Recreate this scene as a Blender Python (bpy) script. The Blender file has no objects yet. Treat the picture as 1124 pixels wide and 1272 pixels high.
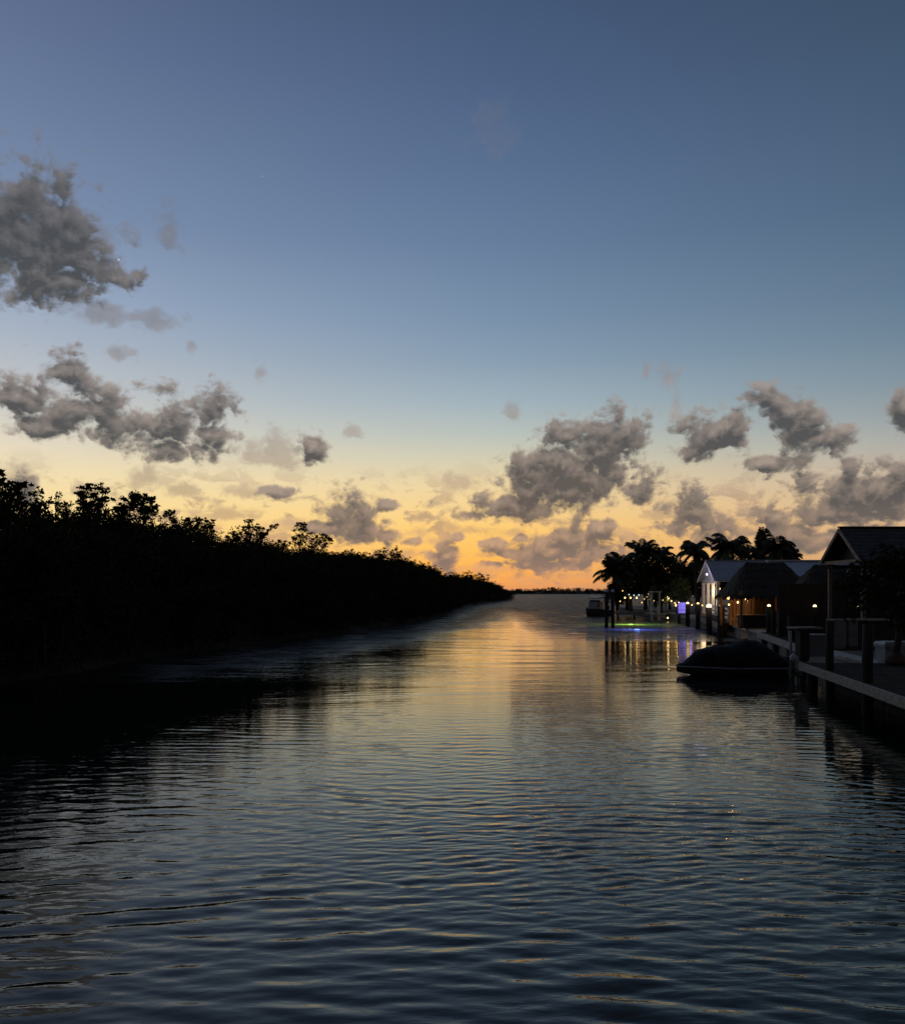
import bpy, math, random
import numpy as np
from mathutils import Vector, Matrix, Euler
R = math.radians
random.seed(7)
SC = bpy.context.scene
COL = SC.collection

# ------------------------------------------------------------------ camera
CAMZ = 2.7            # eye height over the water
F = 1103.0            # focal length in photo pixels (1124 wide)
cam_d = bpy.data.cameras.new("camera")
cam = bpy.data.objects.new("camera", cam_d)
COL.objects.link(cam)
cam.location = (0, 0, CAMZ)
cam.rotation_euler = (R(90), 0, 0)
cam_d.sensor_fit = 'VERTICAL'
cam_d.sensor_height = 24.0
cam_d.lens = 24.0 * F / 1272.0
cam_d.shift_y = (733 - 636) / 1272.0
cam_d.clip_end = 9000
cam_d.clip_start = 0.1
SC.camera = cam
SC.view_settings.view_transform = 'Standard'
SC.view_settings.look = 'None'
SC.view_settings.gamma = 1.0
SC.view_settings.exposure = 0.0
SC.cycles.max_bounces = 6
SC.cycles.diffuse_bounces = 2
SC.cycles.glossy_bounces = 3
SC.cycles.transmission_bounces = 2
SC.cycles.transparent_max_bounces = 4
SC.cycles.caustics_reflective = False
SC.cycles.caustics_refractive = False
SC.cycles.sample_clamp_indirect = 6.0

def at(px, py, D):
    """world point at depth D seen in the photo at px, py"""
    return Vector(((px - 562) / F * D, D, CAMZ + (733 - py) / F * D))
def X(px, D): return (px - 562) / F * D
def Z(py, D): return CAMZ + (733 - py) / F * D
def s2l(c):
    out = []
    for v in c[:3]:
        v /= 255.0
        out.append(v / 12.92 if v <= 0.04045 else ((v + 0.055) / 1.055) ** 2.4)
    return (out[0], out[1], out[2], 1.0)

# ------------------------------------------------------------------ world: dusk sky with clouds
class NT:
    def __init__(s, tree): s.t = tree
    def n(s, typ, **kw):
        nd = s.t.nodes.new(typ)
        for k, v in kw.items(): setattr(nd, k, v)
        return nd
    def put(s, sock, v):
        if isinstance(v, bpy.types.NodeSocket): s.t.links.new(v, sock)
        elif v is not None: sock.default_value = v
    def m(s, op, a, b=None, c=None, clamp=False):
        nd = s.n('ShaderNodeMath', operation=op, use_clamp=clamp)
        s.put(nd.inputs[0], a)
        if b is not None: s.put(nd.inputs[1], b)
        if c is not None: s.put(nd.inputs[2], c)
        return nd.outputs[0]
    def v(s, op, a, b=None, c=None):
        nd = s.n('ShaderNodeVectorMath', operation=op)
        s.put(nd.inputs[0], a)
        if b is not None: s.put(nd.inputs[1], b)
        if c is not None: s.put(nd.inputs[2], c)
        return nd.outputs['Value'] if op in ('LENGTH', 'DOT_PRODUCT', 'DISTANCE') else nd.outputs[0]
    def rng(s, val, a, b, c=0.0, d=1.0, smooth=True):
        nd = s.n('ShaderNodeMapRange', interpolation_type='SMOOTHSTEP' if smooth else 'LINEAR', clamp=True)
        s.put(nd.inputs[0], val)
        for i, x in enumerate((a, b, c, d)): nd.inputs[i + 1].default_value = x
        return nd.outputs[0]
    def mix(s, f, a, b, mode='MIX'):
        nd = s.n('ShaderNodeMix', data_type='RGBA', blend_type=mode)
        s.put(nd.inputs[0], f); s.put(nd.inputs[6], a); s.put(nd.inputs[7], b)
        return nd.outputs[2]
    def ramp(s, fac, stops, interp='LINEAR'):
        nd = s.n('ShaderNodeValToRGB'); cr = nd.color_ramp; cr.interpolation = interp
        while len(cr.elements) < len(stops): cr.elements.new(0.5)
        for e, (p, c) in zip(cr.elements, stops): e.position = p
        for e, (p, c) in zip(cr.elements, stops): e.color = c
        s.put(nd.inputs[0], fac)
        return nd.outputs[0]
    def noise(s, vec, scale, detail=4, rough=0.55, dist=0.0, dims='3D'):
        nd = s.n('ShaderNodeTexNoise', noise_dimensions=dims)
        s.put(nd.inputs['Vector'], vec)
        nd.inputs['Scale'].default_value = scale; nd.inputs['Detail'].default_value = detail
        nd.inputs['Roughness'].default_value = rough; nd.inputs['Distortion'].default_value = dist
        return nd.outputs[0]

W = bpy.data.worlds.new("World"); SC.world = W; W.use_nodes = True
wt = W.node_tree; wt.nodes.clear(); N = NT(wt)
tc = N.n('ShaderNodeTexCoord')
sep = N.n('ShaderNodeSeparateXYZ'); wt.links.new(tc.outputs['Generated'], sep.inputs[0])
az = N.m('MULTIPLY', N.m('ARCTAN2', sep.outputs[0], sep.outputs[1]), 57.29578)
el = N.m('MULTIPLY', N.m('ARCSINE', sep.outputs[2]), 57.29578)
elp = N.m('MAXIMUM', el, 0.0)
comb = N.n('ShaderNodeCombineXYZ'); wt.links.new(az, comb.inputs[0]); wt.links.new(el, comb.inputs[1])
P = comb.outputs[0]
t = N.m('DIVIDE', elp, 60.0)
ELS = [0, .8, 2.2, 3.8, 5.3, 6.9, 8.4, 9.9, 11.9, 14.4, 16.8, 21.4, 25.8, 29.9, 33.6, 45, 60]
LFT = [(212,162,122),(242,194,116),(250,209,128),(251,217,146),(249,222,160),(241,222,178),(228,216,192),(211,207,197),(191,194,197),(171,181,195),(153,169,193),(123,142,173),(109,127,158),(96,113,146),(86,102,135),(68,79,103),(58,66,85)]
CEN = [(222,150,98),(250,170,80),(254,188,90),(254,203,112),(246,211,143),(232,210,164),(208,204,178),(184,193,186),(159,178,188),(136,158,178),(121,145,171),(101,125,156),(87,110,144),(76,97,131),(67,87,119),(60,73,97),(58,66,85)]
RGT = [(162,130,114),(199,152,118),(208,166,126),(213,176,138),(210,180,148),(193,178,160),(172,172,166),(150,160,164),(128,146,158),(109,132,151),(96,120,143),(80,103,130),(70,92,118),(62,82,107),(56,75,99),(52,65,86),(58,66,85)]
EST = [(0,(34,33,38)),(6,(38,37,44)),(15,(30,33,42)),(45,(38,44,58)),(60,(58,66,85))]
mk = lambda cols: [(e / 60.0, s2l(c)) for e, c in zip(ELS, cols)]
rL, rC, rR = N.ramp(t, mk(LFT)), N.ramp(t, mk(CEN)), N.ramp(t, mk(RGT))
rE = N.ramp(t, [(e / 60.0, s2l(c)) for e, c in EST])
aabs = N.m('ABSOLUTE', N.m('SUBTRACT', az, -4.0))
sky = N.mix(N.rng(az, 3.0, -27.0, smooth=False), rC, rL)
sky = N.mix(N.rng(az, 3.0, 28.0, smooth=False), sky, rR)
sky = N.mix(N.rng(aabs, 30.0, 105.0), sky, rE)

def pd(px, py):
    d = Vector(((px - 562) / F, 1, (733 - py) / F)).normalized()
    return math.degrees(math.atan2(d.x, d.y)), math.degrees(math.asin(d.z))
SOLID = [(30,300,66,44),(75,300,50,34),(-10,285,82,66),(55,262,44,40),(95,312,45,36),(60,342,70,22),(145,345,28,11),
 (20,492,38,24),(85,462,24,22),(110,510,58,25),(190,532,66,24),(205,482,26,8),(265,508,26,24),(70,532,55,14),(215,558,45,14),(262,540,30,12),
 (388,556,18,18),(345,612,24,9),(36,606,18,18),
 (432,638,32,28),(460,662,42,14),(485,627,14,7),(405,655,26,10),
 (700,540,30,20),(770,545,36,30),(768,518,13,16),(655,578,27,20),(722,590,70,36),(640,628,68,20),(800,612,28,14),(585,640,20,8),
 (676,685,34,30),(745,655,19,13),(745,685,44,15),(690,702,50,10),(612,678,16,10),(556,690,20,20),
 (890,540,44,26),(852,560,26,9),(952,494,25,16),(998,526,28,24),(1032,546,24,18),(975,575,32,8),
 (862,635,28,26),(832,655,32,9),(882,655,34,18),
 (700,612,88,24),(690,578,46,26),(742,562,46,26),(1085,622,70,28),(975,512,26,22),(1012,546,34,20),(958,573,26,8),(705,668,44,20),(905,530,30,16),
 (600,676,12,5),(628,688,18,6),(570,668,11,6),(612,700,22,6),(655,702,16,6),(700,662,14,8),(648,668,10,7),(535,690,14,8),(515,672,12,5),
 (1122,510,12,30),(1062,612,75,24),(1115,600,40,26),(958,640,36,10),(1050,637,85,18),(1056,584,12,12),(985,668,55,18),(1050,668,80,18)]
FAINT = [(130,290,34,18),(120,388,42,13),(192,397,34,12),(340,566,44,24),(438,536,12,10),(30,590,24,14),(178,595,20,18),
 (270,640,36,7),(355,650,34,8),(830,468,17,13),(802,460,5,12),(635,516,12,14),(606,160,34,28),(212,288,15,28),(238,428,8,8),(322,462,9,11),(148,440,16,10),
 (575,600,28,12),(590,660,30,8),(640,645,20,7),(540,672,26,7),(700,650,30,8),(610,690,34,6),(770,662,24,8),(820,640,24,9),(300,640,30,8),(230,610,26,9),(520,660,18,10),(600,705,60,8),(700,715,90,7),(560,655,18,8),(640,660,24,8),(840,500,8,18),(470,690,60,8),(300,610,40,8)]
def field(blobs, k, P=P):
    d = None
    for (x, y, rx, ry) in blobs:
        a, e = pd(x, y); ra, re = math.degrees(rx / F), math.degrees(ry / F)
        q = N.v('MULTIPLY_ADD', P, (1 / ra, 1 / re, 0), (-a / ra, -e / re, 0))
        l = N.v('LENGTH', q)
        d = l if d is None else N.m('SMOOTH_MIN', d, l, k)
    return N.m('SUBTRACT', 1.0, d)
Ps = N.v('MULTIPLY', P, (1.0, 1.25, 1.0))
def billow(vec, fine):
    n = N.noise(vec, 0.5, 7 if fine else 4, 0.58, 0.2, dims='2D')
    wv = N.n('ShaderNodeTexVoronoi', voronoi_dimensions='2D', feature='SMOOTH_F1', normalize=True)
    warp = N.v('ADD', vec, N.v('MULTIPLY', N.m('SUBTRACT', n, 0.5), (1.6, 1.6, 0)))
    N.put(wv.inputs['Vector'], warp)
    wv.inputs['Scale'].default_value = 0.85; wv.inputs['Detail'].default_value = 2.5 if fine else 1.5
    wv.inputs['Roughness'].default_value = 0.55; wv.inputs['Smoothness'].default_value = 0.25
    return N.m('ADD', N.m('MULTIPLY', N.m('SUBTRACT', n, 0.5), 1.7), N.m('MULTIPLY', N.m('SUBTRACT', 0.42, wv.outputs['Distance']), 1.5))
f1 = billow(Ps, True)
UP = (0.12, 0.62, 0.0)
f2 = billow(N.v('ADD', Ps, (UP[0], UP[1] * 1.25, 0.0)), False)
fs = field(SOLID, 0.3)
dens = N.m('ADD', fs, N.m('ADD', N.m('MULTIPLY', f1, 1.3), 0.03))
a_s = N.rng(dens, -0.12, 0.68)
fs_up = field(SOLID, 0.3, N.v('ADD', P, UP))
dens_up = N.m('ADD', fs_up, N.m('ADD', N.m('MULTIPLY', f2, 1.3), 0.03))
ff = field(FAINT, 0.2)
densf = N.m('ADD', ff, N.m('MULTIPLY', f1, 1.5))
a_f = N.m('MULTIPLY', N.rng(densf, -0.1, 1.1), N.rng(el, 20.0, 27.0, 0.6, 0.15))
# small scattered puffs low over the horizon
Pl = N.v('MULTIPLY', P, (0.75, 1.35, 0.0))
sc_ = N.m('ADD', N.noise(Pl, 0.55, 6, 0.62, 0.3, dims='2D'), N.m('MULTIPLY', f1, 0.10))
a_l = N.m('MULTIPLY', N.rng(sc_, 0.52, 0.66), N.m('MULTIPLY', N.rng(el, 0.3, 1.0), N.rng(el, 9.0, 4.5)))
bank = N.m('MULTIPLY', N.rng(N.noise(N.v('MULTIPLY', P, (0.35, 2.2, 0.0)), 0.5, 5, 0.6, 0.4, dims='2D'), 0.42, 0.60), N.rng(el, 1.8, 0.2, 0, 0.55))
alpha = N.m('MAXIMUM', N.m('MAXIMUM', N.m('MULTIPLY', a_s, 0.97), a_f), N.m('MAXIMUM', N.m('MULTIPLY', a_l, 0.75), bank))
core = N.rng(dens, 0.1, 1.2)
grad = N.m('SUBTRACT', dens, dens_up)
lit = N.m('ADD', N.m('SUBTRACT', 0.44, N.m('MULTIPLY', core, 0.40)), N.m('MULTIPLY', grad, 0.62), clamp=True)
edge = N.m('MULTIPLY', N.rng(dens, 0.45, -0.05), 0.6)
te = N.m('DIVIDE', elp, 20.0)
dark = N.ramp(te, [(0.0, s2l((160,132,116))), (0.1, s2l((120,110,104))), (0.28, s2l((80,80,82))), (0.55, s2l((76,77,79))), (1.0, s2l((72,74,77)))])
light = N.ramp(te, [(0.0, s2l((232,164,112))), (0.1, s2l((198,158,126))), (0.28, s2l((164,146,132))), (0.6, s2l((158,147,141))), (1.0, s2l((124,121,124)))])
ccol = N.mix(edge, N.mix(lit, dark, light), N.ramp(te, [(0.0, s2l((236,170,112))), (0.15, s2l((214,168,130))), (0.35, s2l((190,164,142))), (0.6, s2l((160,150,148))), (1.0, s2l((128,126,132)))]))
sky = N.mix(alpha, sky, ccol)
# two planets
dirv = tc.outputs['Generated']
for (x, y, r, st) in ((148, 322.5, 0.0011, 0.75), (326, 219, 0.0009, 0.25)):
    d = Vector(((x - 562) / F, 1, (733 - y) / F)).normalized()
    dist = N.v('DISTANCE', dirv, tuple(d))
    g = N.rng(dist, r, r * 0.3)
    sky = N.mix(N.m('MULTIPLY', g, st), sky, (0.75, 0.85, 1.0, 1))
# the ordinary clear sky underneath, sun on the horizon ahead
nish = N.n('ShaderNodeTexSky', sky_type='NISHITA', sun_disc=False)
nish.sun_elevation = R(0.5); nish.sun_rotation = R(3.0)
bg = N.n('ShaderNodeBackground'); wt.links.new(sky, bg.inputs[0]); bg.inputs[1].default_value = 1.0
bg2 = N.n('ShaderNodeBackground'); wt.links.new(nish.outputs[0], bg2.inputs[0]); bg2.inputs[1].default_value = 0.003
ad = N.n('ShaderNodeAddShader'); wt.links.new(bg.outputs[0], ad.inputs[0]); wt.links.new(bg2.outputs[0], ad.inputs[1])
wo = N.n('ShaderNodeOutputWorld'); wt.links.new(ad.outputs[0], wo.inputs[0])
W.cycles.sampling_method = 'MANUAL'; W.cycles.sample_map_resolution = 1024

# the sun itself is on the horizon: a weak warm afterglow
sl = bpy.data.lights.new("sun", 'SUN'); sl.energy = 0.005; sl.angle = R(7); sl.color = (1.0, 0.55, 0.22)
sun = bpy.data.objects.new("sun", sl); COL.objects.link(sun)
sd = Vector((math.sin(R(3)) * math.cos(R(2.5)), math.cos(R(3)) * math.cos(R(2.5)), math.sin(R(2.5))))
sun.rotation_euler = sd.to_track_quat('Z', 'Y').to_euler()

# ------------------------------------------------------------------ mesh helpers
class MB:
    def __init__(s): s.v, s.f = [], []
    def add(s, vs, fs):
        o = len(s.v); s.v.extend([tuple(p) for p in vs]); s.f.extend([tuple(i + o for i in f) for f in fs])
    def box(s, c, size, rz=0.0, tilt=None):
        hx, hy, hz = size[0] / 2, size[1] / 2, size[2] / 2
        m = Matrix.Rotation(rz, 3, 'Z')
        if tilt: m = m @ Euler(tilt).to_matrix()
        c = Vector(c)
        vs = [c + m @ Vector((x * hx, y * hy, z * hz)) for x in (-1, 1) for y in (-1, 1) for z in (-1, 1)]
        s.add(vs, [(0, 1, 3, 2), (4, 6, 7, 5), (0, 4, 5, 1), (2, 3, 7, 6), (0, 2, 6, 4), (1, 5, 7, 3)])
    def bar(s, a, b, w, h, up=(0, 0, 1)):
        a, b = Vector(a), Vector(b); d = (b - a).normalized(); u = Vector(up)
        sd = d.cross(u).normalized(); u = sd.cross(d)
        vs = [p + sd * (i * w / 2) + u * (j * h / 2) for p in (a, b) for i in (-1, 1) for j in (-1, 1)]
        s.add(vs, [(0, 2, 3, 1), (4, 5, 7, 6), (0, 1, 5, 4), (2, 6, 7, 3), (0, 4, 6, 2), (1, 3, 7, 5)])
    def tube(s, pts, rad, n=8, cap=True):
        pts = [Vector(p) for p in pts]; o = len(s.v)
        if not hasattr(rad, '__len__'): rad = [rad] * len(pts)
        ref = None
        for i, p in enumerate(pts):
            d = (pts[min(i + 1, len(pts) - 1)] - pts[max(i - 1, 0)]).normalized()
            if ref is None: ref = d.orthogonal().normalized()
            u = (ref - d * ref.dot(d))
            u = u.normalized() if u.length > 1e-5 else d.orthogonal().normalized()
            ref = u; w = d.cross(u)
            for k in range(n):
                a = 2 * math.pi * k / n
                s.v.append(tuple(p + (u * math.cos(a) + w * math.sin(a)) * rad[i]))
        for i in range(len(pts) - 1):
            for k in range(n):
                a, b = o + i * n + k, o + i * n + (k + 1) % n
                s.f.append((a, b, b + n, a + n))
        if cap:
            s.f.append(tuple(o + k for k in reversed(range(n))))
            s.f.append(tuple(o + (len(pts) - 1) * n + k for k in range(n)))
    def lathe(s, prof, c=(0, 0, 0), n=16, sx=1.0, sy=1.0):
        o = len(s.v); c = Vector(c)
        for r, z in prof:
            for k in range(n):
                a = 2 * math.pi * k / n
                s.v.append(tuple(c + Vector((math.cos(a) * r * sx, math.sin(a) * r * sy, z))))
        for i in range(len(prof) - 1):
            for k in range(n):
                a, b = o + i * n + k, o + i * n + (k + 1) % n
                s.f.append((a, b, b + n, a + n))
        s.f.append(tuple(o + k for k in reversed(range(n))))
        s.f.append(tuple(o + (len(prof) - 1) * n + k for k in range(n)))
    def prism(s, poly, d):
        """poly: list of 3d points (planar), d: extrusion vector"""
        n = len(poly); d = Vector(d); p = [Vector(q) for q in poly]
        s.add(p + [q + d for q in p], [tuple(reversed(range(n))), tuple(range(n, 2 * n))] + [(i, (i + 1) % n, n + (i + 1) % n, n + i) for i in range(n)])
    def loft(s, rings, close=False):
        o = len(s.v); m = len(rings[0])
        for r in rings: s.v.extend([tuple(p) for p in r])
        for i in range(len(rings) - 1):
            for k in range(m - (0 if close else 1)):
                a, b = o + i * m + k, o + i * m + (k + 1) % m
                s.f.append((a, b, b + m, a + m))
    def build(s, name, mat, parent=None, smooth=False, loc=None):
        me = bpy.data.meshes.new(name); me.from_pydata(s.v, [], s.f)
        if smooth: me.polygons.foreach_set('use_smooth', [True] * len(me.polygons))
        if mat: me.materials.append(mat)
        o = bpy.data.objects.new(name, me); COL.objects.link(o)
        if parent: o.parent = parent
        if loc is not None: o.location = loc
        return o
def tag(o, label=None, cat=None, group=None, kind=None):
    for k, v in (('label', label), ('category', cat), ('group', group), ('kind', kind)):
        if v: o[k] = v
    return o
def empty(name, loc, label, cat, group=None, rz=0.0):
    o = bpy.data.objects.new(name, None); COL.objects.link(o); o.location = loc; o.rotation_euler[2] = rz
    o.empty_display_size = 0.3
    return tag(o, label, cat, group)
def copy_tree(o, parent=None):
    c = o.copy(); COL.objects.link(c)
    if parent: c.parent = parent
    for ch in list(o.children): copy_tree(ch, c)
    return c
def lamp(name, loc, power, col, parent=None, radius=0.12):
    l = bpy.data.lights.new(name, 'POINT'); l.energy = power; l.color = col; l.shadow_soft_size = radius
    o = bpy.data.objects.new(name, l); COL.objects.link(o); o.location = loc
    if parent: o.parent = parent
    return o

# ------------------------------------------------------------------ materials
def mat(name, c1, c2=None, scale=(6, 6, 6), rough=0.7, bump=0.0, detail=5, metal=0.0, spec=0.5, lo=0.35, hi=0.65):
    m = bpy.data.materials.new(name); m.use_nodes = True; nt = m.node_tree; n = NT(nt)
    p = nt.nodes['Principled BSDF']
    p.inputs['Roughness'].default_value = rough; p.inputs['Metallic'].default_value = metal
    p.inputs['Specular IOR Level'].default_value = spec
    tcn = n.n('ShaderNodeTexCoord')
    vec = n.v('MULTIPLY', tcn.outputs['Object'], scale)
    nz = n.noise(vec, 1.0, detail, 0.6)
    f = n.rng(nz, lo, hi)
    col = n.mix(f, (*c1, 1), (*(c2 or c1), 1))
    nt.links.new(col, p.inputs['Base Color'])
    if bump:
        b = n.n('ShaderNodeBump'); b.inputs['Strength'].default_value = bump; b.inputs['Distance'].default_value = 0.02
        nt.links.new(nz, b.inputs['Height']); nt.links.new(b.outputs[0], p.inputs['Normal'])
    return m
def emit(name, col, strength):
    m = bpy.data.materials.new(name); m.use_nodes = True; nt = m.node_tree
    p = nt.nodes['Principled BSDF']; p.inputs['Base Color'].default_value = (0.8, 0.8, 0.8, 1)
    p.inputs['Emission Color'].default_value = (*col, 1); p.inputs['Emission Strength'].default_value = strength
    return m
M = {}
M['leaf'] = mat('mangrove leaf', (0.030, 0.045, 0.016), (0.045, 0.06, 0.022), (2, 2, 2), 0.8, spec=0.05)
M['leaf_b'] = mat('broad leaf', (0.035, 0.055, 0.018), (0.075, 0.09, 0.03), (3, 3, 3), 0.55, spec=0.25)
M['palm'] = mat('palm frond', (0.035, 0.055, 0.02), (0.08, 0.085, 0.035), (2, 2, 2), 0.5, spec=0.25)
M['bark'] = mat('bark', (0.06, 0.05, 0.04), (0.11, 0.095, 0.08), (5, 5, 14), 0.9, 0.5)
M['pile'] = mat('piling timber', (0.022, 0.02, 0.017), (0.045, 0.04, 0.033), (14, 14, 2), 0.85, 0.5)
M['deck'] = mat('deck boards', (0.042, 0.034, 0.026), (0.08, 0.066, 0.05), (9, 1.5, 9), 0.95, 0.3, spec=0.1)
M['fascia'] = mat('weathered edge beam', (0.33, 0.30, 0.24), (0.58, 0.525, 0.42), (1.2, 7, 22), 0.8, 0.4)
M['beam_pale'] = mat('pale concrete beam', (0.42, 0.40, 0.36), (0.6, 0.57, 0.5), (3, 3, 8), 0.85, 0.3)
M['concrete'] = mat('concrete', (0.22, 0.21, 0.19), (0.36, 0.34, 0.31), (1.5, 1.5, 3), 0.9, 0.4)
M['soil'] = mat('dark mud and leaf litter', (0.03, 0.026, 0.02), (0.06, 0.052, 0.04), (1.2, 1.2, 1.2), 0.95, 0.5)
M['sand'] = mat('sandy ground', (0.16, 0.14, 0.11), (0.25, 0.22, 0.18), (0.8, 0.8, 0.8), 0.95, 0.3)
M['thatch'] = mat('palm thatch', (0.042, 0.036, 0.028), (0.08, 0.068, 0.054), (14, 14, 2.0), 0.95, 0.8)
M['shingle'] = mat('dark shingle', (0.055, 0.055, 0.058), (0.10, 0.10, 0.10), (3, 5, 9), 0.9, 0.4)
M['metalroof'] = mat('painted metal roof', (0.42, 0.47, 0.52), (0.52, 0.57, 0.62), (1.2, 3, 3), 0.45, 0.1)
M['white'] = mat('white paint', (0.72, 0.71, 0.69), (0.82, 0.81, 0.79), (2, 2, 4), 0.6, 0.1)
M['shade_wall'] = mat('shade toned siding', (0.07, 0.075, 0.085), (0.11, 0.115, 0.125), (2, 2, 16), 0.8, 0.2)  # wall colour darkened to paint in the shade behind porch columns and hut
M['trim'] = mat('timber trim', (0.30, 0.26, 0.20), (0.44, 0.38, 0.30), (3, 3, 12), 0.8, 0.2)
M['brown'] = mat('stained boards', (0.05, 0.04, 0.03), (0.09, 0.07, 0.05), (16, 16, 1.5), 0.85, 0.4)
M['amber'] = mat('varnished pine', (0.36, 0.20, 0.09), (0.5, 0.29, 0.13), (12, 12, 2), 0.6, 0.2)
M['grey'] = mat('grey cabinet', (0.20, 0.205, 0.2), (0.27, 0.275, 0.27), (2, 2, 3), 0.5, 0.05)
M['plastic'] = mat('white plastic', (0.42, 0.46, 0.47), (0.52, 0.55, 0.55), (2, 2, 2), 0.4)
M['cover'] = mat('black boat cover', (0.010, 0.011, 0.012), (0.022, 0.023, 0.025), (3, 3, 3), 0.85, 0.5, spec=0.25)
M['hull'] = mat('dark hull', (0.085, 0.088, 0.092), (0.13, 0.134, 0.14), (1, 1, 4), 0.35)
M['rail'] = mat('rub rail', (0.32, 0.32, 0.31), (0.42, 0.42, 0.41), (3, 3, 3), 0.5)
M['gel'] = mat('white gelcoat', (0.62, 0.62, 0.6), (0.74, 0.74, 0.72), (1, 1, 1), 0.3)
M['black'] = mat('black rubber', (0.02, 0.02, 0.02), (0.035, 0.035, 0.035), (4, 4, 4), 0.7)
M['rope'] = mat('rope', (0.10, 0.09, 0.075), (0.18, 0.165, 0.14), (30, 30, 30), 0.9)
M['glass'] = mat('dark glass', (0.02, 0.022, 0.025), (0.03, 0.032, 0.036), (1, 1, 1), 0.08)
M['pot'] = mat('clay pot', (0.10, 0.06, 0.045), (0.16, 0.10, 0.075), (5, 5, 5), 0.85, 0.3)
M['l_warm'] = emit('warm lamp', (1.0, 0.60, 0.20), 2.4)
M['l_cap'] = emit('cap lamp', (1.0, 0.74, 0.38), 2.8)
M['l_dim'] = emit('dim cap lamp', (1.0, 0.68, 0.30), 1.0)
M['l_cool'] = emit('cool lamp', (0.62, 0.95, 1.0), 1.6)
M['l_amber'] = emit('amber lamp', (1.0, 0.55, 0.14), 4.0)
M['l_violet'] = emit('violet white lamp', (.75, .62, 1.0), 1.5)
M['l_blue'] = emit('blue led', (0.20, 0.15, 0.92), .42)
M['l_green'] = emit('green underwater led', (0.55, 1.0, 0.10), 1.5)
M['l_blue_w'] = emit('blue underwater led', (0.12, 0.25, 1.0), 3.0)

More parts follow.
